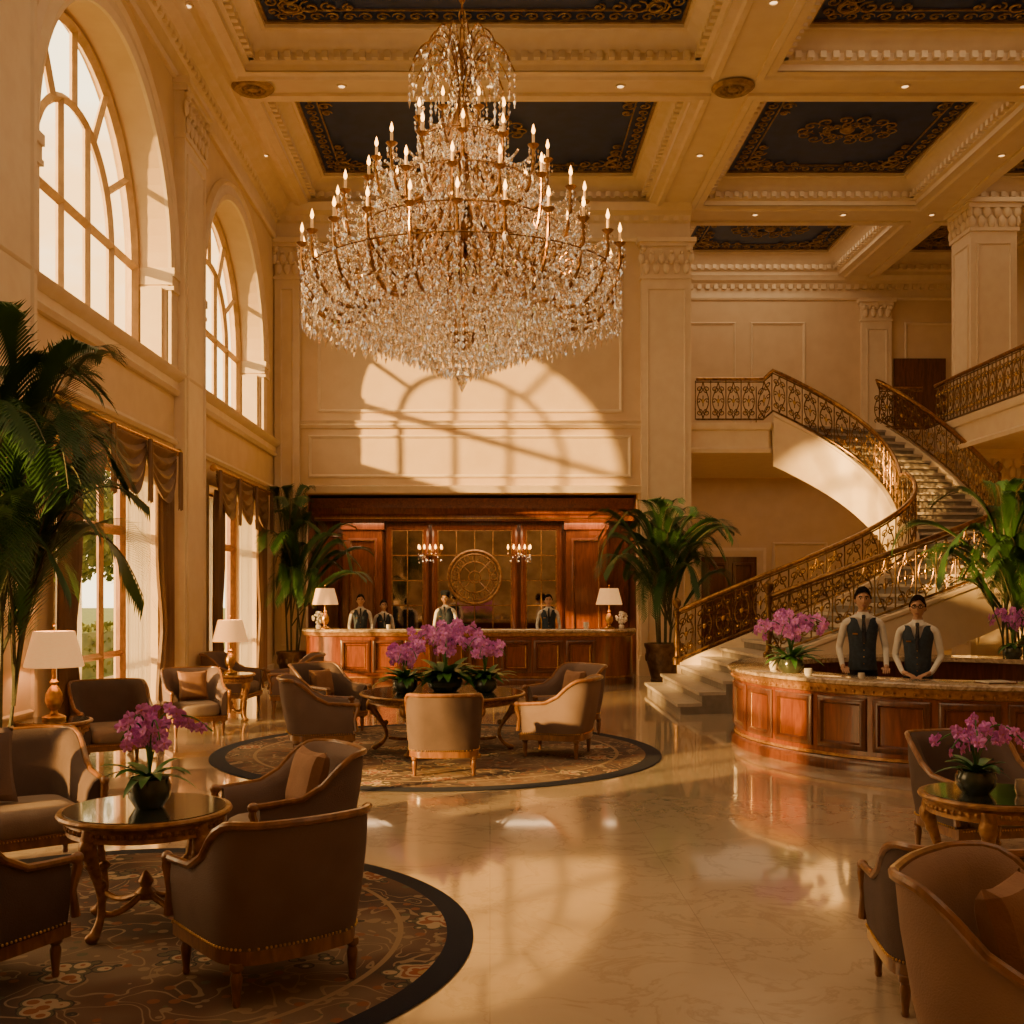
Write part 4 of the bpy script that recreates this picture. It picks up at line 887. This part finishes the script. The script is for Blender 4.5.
for ti,(rr,zz,n,dip) in enumerate(TI):
    am=MB();P=bezl([(.1,0,zz+.1),(rr*.3,0,zz+.3),(rr*.5,0,zz-dip*2.0),(rr*1.04,0,zz-dip*1.6),(rr,0,zz-.03)],22)
    am.tube(P,[.034-.014*i/22 for i in range(23)],7)
    for (fx,fz,sz) in ((.74,.45,.12),(.42,.35,.09)):
        pts=[]
        for i in range(13):
            t=i/12;th=pi/2+t*2.4*pi;rad=sz*rr/1.9*(1-t*.8)+.02;pts.append((rr*fx+rad*cos(th),0,zz-dip*fz+rad*sin(th)))
        am.tube(pts,.011,5)
    ame=mesh(am,'arm',['bronze']);tl=[]
    for k in range(n):
        an=2*pi*k/n+ti*.13;part('arm',None,None,CH,rot=(0,0,an),me=ame)
        p=Vector((rr*cos(an),rr*sin(an),zz));part('candle',None,None,CH,loc=p,me=cme);part('flame_bulb',None,None,CH,loc=p,me=fme);tl.append(p)
        for j in range(5): 
            q_=p+Vector((.055*cos(j*1.26),.055*sin(j*1.26),-.05));
            for m_ in range(2): crystal(cr,q_-Vector((0,0,.065*m_)),.015,.035)
        crystal(cr,p-Vector((0,0,.18)),.024,.08);crystal(cr,p-Vector((0,0,.33)),.034,.12)
        for i in range(6,22,2):
            q_=P[i];v=Vector((q_.x*cos(an),q_.x*sin(an),q_.z))
            for m_ in range(3): crystal(cr,v-Vector((0,0,.06+.085*m_)),.016+.006*m_,.04+.018*m_)
    for k in range(n):
        strand(tl[k]-Vector((0,0,.05)),tl[(k+1)%n]-Vector((0,0,.05)),max(5,int(2*pi*rr/n/.042)),.24,.017,.03)
        strand(tl[k]-Vector((0,0,.12)),tl[(k+2)%n]-Vector((0,0,.12)),max(7,int(4*pi*rr/n/.05)),.30,.015,.03)
    up=TI[ti+1] if ti<3 else (.12,3.75,8,.2)
    for k in range(0,2*n):
        an=pi*k/n+ti*.13;strand((rr*.96*cos(an),rr*.96*sin(an),zz-.1),(up[0]*.7*cos(an),up[0]*.7*sin(an),up[1]-.15),int(12+10*rr),.22,.016,.032)
for k in range(80):
    an=2*pi*k/80
    for j in range(4): crystal(cr,(1.92*cos(an),1.92*sin(an),1.10-.095*j),.021+.002*j,.055)
    crystal(cr,(1.92*cos(an),1.92*sin(an),.68),.032,.12)
    strand((1.88*cos(an),1.88*sin(an),1.1),(.75*cos(an),.75*sin(an),.60),18,.12,.018,.038)
for rr,z0,ln in ((1.6,1.30,3),(1.25,1.72,3),(.85,2.3,3),(.5,2.85,3)):
    n=int(2*pi*rr/.10)
    for k in range(n):
        an=2*pi*(k+random.random()*.3)/n
        for j in range(ln): crystal(cr,(rr*cos(an),rr*sin(an),z0-.09*j),.020 if j<ln-1 else .026,.045 if j<ln-1 else .075)
for i in range(12):
    rr=.05+1.72*i/11;zb=.04+.80*(rr/1.9)**1.05;n=max(5,int(2*pi*rr/(.078+.02*i/3)))
    k_=6 if i<5 else 4
    for k in range(n):
        an=2*pi*(k+.5*(i%2))/n+random.uniform(-.02,.02)
        for j in range(k_):
            z=zb+.09*j
            crystal(cr,(rr*cos(an),rr*sin(an),z),.024 if j else .034,.05 if j else .11)
crystal(cr,(0,0,-.02),.06,.13)
for i in range(8):
    rr=.78-.035*i;n=int(2*pi*rr/.06)
    for k in range(n): an=2*pi*(k+.5*(i%2))/n;crystal(cr,(rr*cos(an),rr*sin(an),1.2-.085*i),.023,.045)
mb=MB()
for rr,z in ((1.9,1.2),(.75,1.24),(1.25,1.76),(.85,2.36),(.5,2.9)): mb.tube([(rr*cos(t*pi/24),rr*sin(t*pi/24),z) for t in range(48)],.010,5,closed=True)
for k in range(12):
    an=k*pi/6;mb.tube(bezl([(.15*cos(an),.15*sin(an),1.0),(.8*cos(an),.8*sin(an),.6),(1.5*cos(an),1.5*sin(an),.9),(1.9*cos(an),1.9*sin(an),1.2)],10),.014,5)
part('ring_frame',mb,['bronze'],CH)
mb=MB()
for lvl,(z0,ro,n) in enumerate(((3.75,.64,14),(3.95,.45,12),(3.5,.5,12))):
    for k in range(n):
        an=2*pi*k/n+lvl*.2;P=bezl([(.04*cos(an),.04*sin(an),z0-.35),(.1*cos(an),.1*sin(an),z0+.35),(ro*.7*cos(an),ro*.7*sin(an),z0+.5),(ro*cos(an),ro*sin(an),z0+.02)],12)
        mb.tube(P,.010,4)
        for p in P[2:]:
            crystal(cr,p-Vector((0,0,.04)),.018,.045)
        for j in range(4): crystal(cr,P[-1]-Vector((0,0,.1+.09*j)),.022,.05 if j<3 else .09)
part('crown',mb,['bronze'],CH)
part('crystal_drops',cr,['crys'],CH,flat=True,kind='stuff')
# ------------------------------------------------------------ people
def person_body(armpose):
    me=bpy.data.meshes.new('b');
    V=[(0,0,.95),(0,0,1.08),(0,.005,1.22),(0,0,1.36),(0,-.005,1.45),(0,0,1.53),(0,.01,1.60)]
    Rr=[(.135,.105),(.110,.09),(.12,.10),(.135,.10),(.085,.07),(.050,.050),(.048,.048)]
    E=[(i,i+1) for i in range(6)]
    hands=[]
    for s in (-1,1):
        o=len(V)
        el=(s*(.235 if armpose=='desk' else .23),-.03,1.15)
        if armpose=='desk': wr=(s*.215,.17,.975);pa=(s*.205,.245,.955)
        else: wr=(s*.14,.19,.985);pa=(s*.075,.24,.965)
        V+=[(s*.178,0,1.425),el,wr,pa];Rr+=[(.046,.046),(.036,.036),(.027,.027),(.034,.020)]
        E+=[(4,o),(o,o+1),(o+1,o+2),(o+2,o+3)];hands.append((s,Vector(wr),Vector(pa)))
        o=len(V);V+=[(s*.085,0,.88),(s*.10,.01,.5),(s*.10,-.02,.10),(s*.11,.12,.04)];Rr+=[(.09,.09),(.06,.06),(.045,.045),(.045,.04)]
        E+=[(0,o),(o,o+1),(o+1,o+2),(o+2,o+3)]
    me.from_pydata(V,E,[]);ob=bpy.data.objects.new('tmp',me);COL.objects.link(ob)
    sk=ob.modifiers.new('Skin','SKIN');sd=ob.modifiers.new('Sub','SUBSURF');sd.levels=2;sd.render_levels=2
    for i,r in enumerate(Rr): me.skin_vertices[0].data[i].radius=r;me.skin_vertices[0].data[i].use_root=(i==0)
    dg=bpy.context.evaluated_depsgraph_get();dg.update();em=bpy.data.meshes.new_from_object(ob.evaluated_get(dg))
    mb=MB();mb.v=[tuple(v.co) for v in em.vertices]
    for p in em.polygons:
        c=p.center;m_=1
        if c.z>1.515: m_=0
        elif c.z<.10: m_=3
        elif c.y>.13 and any((c-pa).length<.075 for _,w,pa in hands): m_=0
        elif c.z<.97 and abs(c.x)<.22 and c.y<.13: m_=2
        mb.f.append(tuple(p.vertices));mb.m.append(m_)
    bpy.data.objects.remove(ob)
    for s,wr,pa in hands:
        d=(pa-wr).normalized();sd_=d.cross(Vector((0,0,1)));sd_.normalize();dn=Vector((0,0,-1))
        for k in range(4):
            o=sd_*(k-1.5)*.019;ln=(.072,.082,.078,.06)[k if s>0 else 3-k];b=pa+o+d*.012
            mb.tube([b-d*.02,b+d*ln*.4,b+d*ln*.72+dn*.006,b+d*ln+dn*.018],[.0095,.009,.008,.006],7,0)
        tb=wr.lerp(pa,.45)-sd_*s*.022;td=(d*.7-sd_*s*.7).normalized();mb.tube([tb,tb+td*.03,tb+td*.03+d*.03],[.011,.010,.007],7,0)
    c=Vector((0,.015,1.665));rows=[];n=32;k_=26
    for i in range(k_+1):
        ph=pi*i/k_;row=[]
        for j in range(n):
            th=2*pi*j/n;x=sin(ph)*cos(th);y=sin(ph)*sin(th);z=-cos(ph)
            X=.076*x;Y=.094*y;Z=.118*z
            if z<0: X*=1-.25*(-z)**1.3;Y*=1-.12*(-z)
            if y>0: Y*=.95
            g=math.exp(-((x*.076)/.012)**2)*math.exp(-((Z+.018)/.022)**2)
            if y>.3: Y+=.028*g
            g=math.exp(-((x*.076)/.022)**2)*math.exp(-((Z+.095)/.02)**2)
            if y>.2: Y+=.010*g
            for sx in (-1,1):
                g=math.exp(-((X-sx*.03)/.018)**2)*math.exp(-((Z-.006)/.015)**2)
                if y>.3: Y-=.013*g
            row.append((c.x+X,c.y+Y,c.z+Z))
        rows.append(row)
    mb.grid(rows,False,True,0)
    for sx in (-1,1):mb.sph((sx*.078,.008,1.655),(.010,.02,.032),8,6,0)
    mb.sph((0,.098,1.597),(.024,.009,.008),8,5,4)
    for sx in (-1,1):
        mb.sph((sx*.03,.0875,1.671),(.015,.008,.007),8,6,1);mb.sph((sx*.03,.0925,1.671),(.007,.005,.007),8,6,3);mb.tube([(sx*.014,.102,1.690),(sx*.032,.101,1.695),(sx*.048,.090,1.689)],.0055,5,3)
    return mb
PM={}
def person(loc,ang,hgt,label,pose='desk',cap=False,vest='vest',group=None,z=0,glasses=False):
    if pose not in PM: PM[pose]=mesh(person_body(pose),'person_body',['skin1','shirt','trou','hair','lip'])
    s=hgt/1.78;r=root('person',label,'person',loc=(*loc,z),rot=ang-pi/2,group=group)
    r.scale=(s,s,s)
    part('body',None,None,r,me=PM[pose])
    mb=MB();rows=[];n=28
    for i in range(9):
        t=i/8;row=[]
        for j in range(n):
            th=2*pi*j/n;fr=math.exp(-((math.atan2(sin(th-pi/2),cos(th-pi/2)))/.30)**2)
            topz=1.475-.20*fr;z_=.93+(topz-.93)*t;zz=(z_-.93)/.53
            rx=.150-.022*sin(pi*min(1,zz*1.25))+.012*zz;ry=.116+.006*sin(pi*zz)
            if z_>1.40: k=(z_-1.40)/.1;rx-=.03*k;ry-=.035*k
            row.append((rx*cos(th),ry*sin(th),z_))
        rows.append(row)
    mb.grid(rows,False,True);
    for zz in (1.0,1.07,1.14,1.21): mb.sph((0,.124,zz),(.007,.005,.007),6,4,1)
    mb.box(.06,.11,.108,.116,1.30,1.315,1)
    part('vest',mb,[vest,'gold'],r,label='dark buttoned waistcoat')
    mb=MB();rows=[]
    for (w_,y_,z_) in ((.020,.100,1.505),(.024,.112,1.49),(.014,.114,1.465),(.018,.119,1.40),(.026,.125,1.27),(.024,.125,1.22)):
        rows.append([(-w_,y_-.02,z_),(-w_*.6,y_+.006,z_),(w_*.6,y_+.006,z_),(w_,y_-.02,z_)])
    mb.grid(rows,False,True,0,caps=True);part('tie',mb,['tie'],r)
    mb=MB();
    for sx in (-1,1): mb.add([(sx*.005,.092,1.515),(sx*.05,.055,1.535),(sx*.06,.09,1.488),(sx*.026,.116,1.462)],[(0,1,2,3)])
    mb.lathe([(.056,1.49),(.060,1.53),(.056,1.535)],(0,.005,0),16);part('collar',mb,['shirt'],r)
    mb=MB();rows=[]
    for i in range(11):
        row=[]
        for j in range(28):
            th=2*pi*j/28;fb=.5+.5*sin(th);mx_=(.66-.34*fb**1.5)*pi;p2=mx_*i/10
            e=1+.02*sin(j*7+i)
            row.append(((.084*sin(p2)**.9 if sin(p2)>0 else 0)*cos(th)*e,.010+.104*sin(p2)*sin(th)*e,1.672+.130*cos(p2)+.006*sin(j*5)*(i>8)))
        rows.append(row)
    mb.grid(rows,False,True)
    for sx in (-1,1): mb.tube([(sx*.078,.035,1.70),(sx*.079,.035,1.665)],.009,5)
    part('hair',mb,['hair'],r)
    if glasses:
        mb=MB()
        for sx in (-1,1):
            mb.tube([(sx*.033+.022*cos(t*pi/6),.112,1.670+.016*sin(t*pi/6)) for t in range(12)],.003,5,closed=True);mb.tube([(sx*.055,.110,1.673),(sx*.079,.02,1.672)],.003,5)
        mb.tube([(-.012,.114,1.673),(.012,.114,1.673)],.003,5);part('glasses',mb,['hair'],r)
    if cap:
        mb=MB();mb.lathe([(.088,1.735),(.092,1.76),(.105,1.80),(.08,1.83),(0,1.84)],(0,.01,0),20);mb.prism([(-.06,.07),(.06,.07),(.05,.14),(0,.155),(-.05,.14)],1.735,1.742);part('cap',mb,['trou'],r)
    return r
person((4.2,12.4),A(-.22,-1),1.92,'standing receptionist in white shirt, dark waistcoat and tie')
person((4.66,11.98),A(-.45,-1),1.83,'standing receptionist in glasses, white shirt and waistcoat at counter',pose='together',glasses=True)
g='staff behind the reception desk'
person((-2.70,22.95),A(.1,-1),1.80,'receptionist in dark waistcoat standing at reception desk',group=g)
person((-2.25,23.25),A(.3,-1),1.68,'receptionist in waistcoat standing beside a colleague',pose='together',group=g)
person((-.93,23.0),A(-.2,-1),1.84,'bellhop in dark uniform and cap at reception desk',cap=True,group=g)
person((1.22,22.95),A(0,-1),1.80,'receptionist in white shirt and waistcoat at reception desk',group=g)
# ------------------------------------------------------------ small objects
def cup(loc,z,label,r=.04,h=.07,m_='white',name='candle_holder'):
    mb=MB();mb.lathe([(0,0),(r*.7,0),(r,h*.4),(r*.95,h),(r*.85,h),(r*.85,h*.5),(0,h*.4)],n=16);top(name,mb,[m_],label,'candle holder',loc=(*loc,z))
cup((3.35,13.0),.96,'small white candle holder on concierge counter',.05,.1);cup((3.5,12.1),.96,'round white candle holder on concierge counter',.045,.08);cup((3.95,11.7),.96,'white cup on concierge counter',.035,.06)
cup((T3[0]+.15,T3[1]-.05),.664,'clear glass candle holder on small table',.035,.09,'bead')
cup((-2.05,22.25),1.11,'small white cup on reception counter',.05,.09);cup((1.95,22.3),1.11,'white vase on reception counter',.06,.14)
mb=MB();mb.lathe([(0,0),(.05,0),(.06,.05),(.03,.09),(.035,.11)],n=14);
for k in range(40):
    v=Vector((random.gauss(0,1),random.gauss(0,1),random.gauss(0,1))).normalized()*.11;mb.sph((v.x,v.y,.22+v.z),.03,6,4,1)
top('flower_vase',mb,['white','white'],'small vase of white flowers beside the desk lamp','flower vase',loc=(2.72,22.75,1.11))
copy_thing(bpy.data.objects['flower_vase'],(-3.55,22.75,1.11))
mb=MB();mb.box(-.16,.16,-.12,.12,0,.012);mb.box(-.15,.15,-.11,.11,.012,.022,1);top('guest_book',mb,['woodd','white'],'open guest ledger on concierge counter','book',loc=(5.1,11.1,.96),rot=.2)
# ------------------------------------------------------------ lights
sd=Vector((1.35,1,-.38)).normalized()
s=light('sun','SUN',(-30,-40,10),15.5,(1,.55,.15),angle=math.radians(1.3));s.rotation_euler=sd.to_track_quat('-Z','Y').to_euler()
for z,e in ((5.2,75),(6.6,105),(7.6,90)): light('chandelier_glow','POINT',(-.34,13.4,z),e,(1,.65,.32),shadow_soft_size=1.1)
def area(name,loc,e,sx,sy,col=(1,.69,.39)): return light(name,'AREA',loc,e,col,shape='RECTANGLE',size=sx,size_y=sy)
for (x,y_,sx,sy,e) in ((-.25,4.2,6,3.6,150),(7.05,4.2,3.6,3.6,50),(-.25,10.1,6,3.6,80),(7.05,10.1,3.6,3.6,75),(7.05,16.1,3.6,2.8,45),(7.05,21.7,3.6,4,40),(-.25,21.7,6,4,45),(11.6,21.7,1.5,4,20)):
    area('coffer_fill',(x,y_,H+.45),e,sx,sy)  # added soft fill lights, no fixtures in the coffers
area('gallery_fill',(7.05,27.6,H+.45),70,3.8,3.4);area('under_gallery_fill',(7.5,27.5,4.9),22,5,3.5)  # added broad fill lights above and below the gallery, no fixtures there
area('niche_glow',(-.4,25.25,3.45),60,6.6,.35,(1,.62,.30))
w=bpy.data.worlds.new('World');S.world=w;w.use_nodes=True;N=w.node_tree.nodes;L=w.node_tree.links
bg=N['Background'];tc=N.new('ShaderNodeTexCoord');mp=N.new('ShaderNodeMapping');mp.inputs['Scale'].default_value=(1,1,3);L.new(tc.outputs['Generated'],mp.inputs[0])
nz=N.new('ShaderNodeTexNoise');nz.inputs['Scale'].default_value=4;nz.inputs['Detail'].default_value=6;L.new(mp.outputs[0],nz.inputs[0])
r=ramp(N,[(.40,(1,.54,.17)),(.60,(1,.78,.44))]);L.new(nz.outputs['Fac'],r.inputs[0]);L.new(r.outputs[0],bg.inputs['Color']);bg.inputs['Strength'].default_value=4.4
# ------------------------------------------------------------ camera
cam=bpy.data.cameras.new('camera');co=bpy.data.objects.new('camera',cam);COL.objects.link(co);co.location=(0,0,1.9);co.rotation_euler=(pi/2,0,0)
cam.sensor_width=36;cam.lens=38.67;cam.shift_x=.0215;cam.shift_y=.0762;cam.clip_end=300;S.camera=co
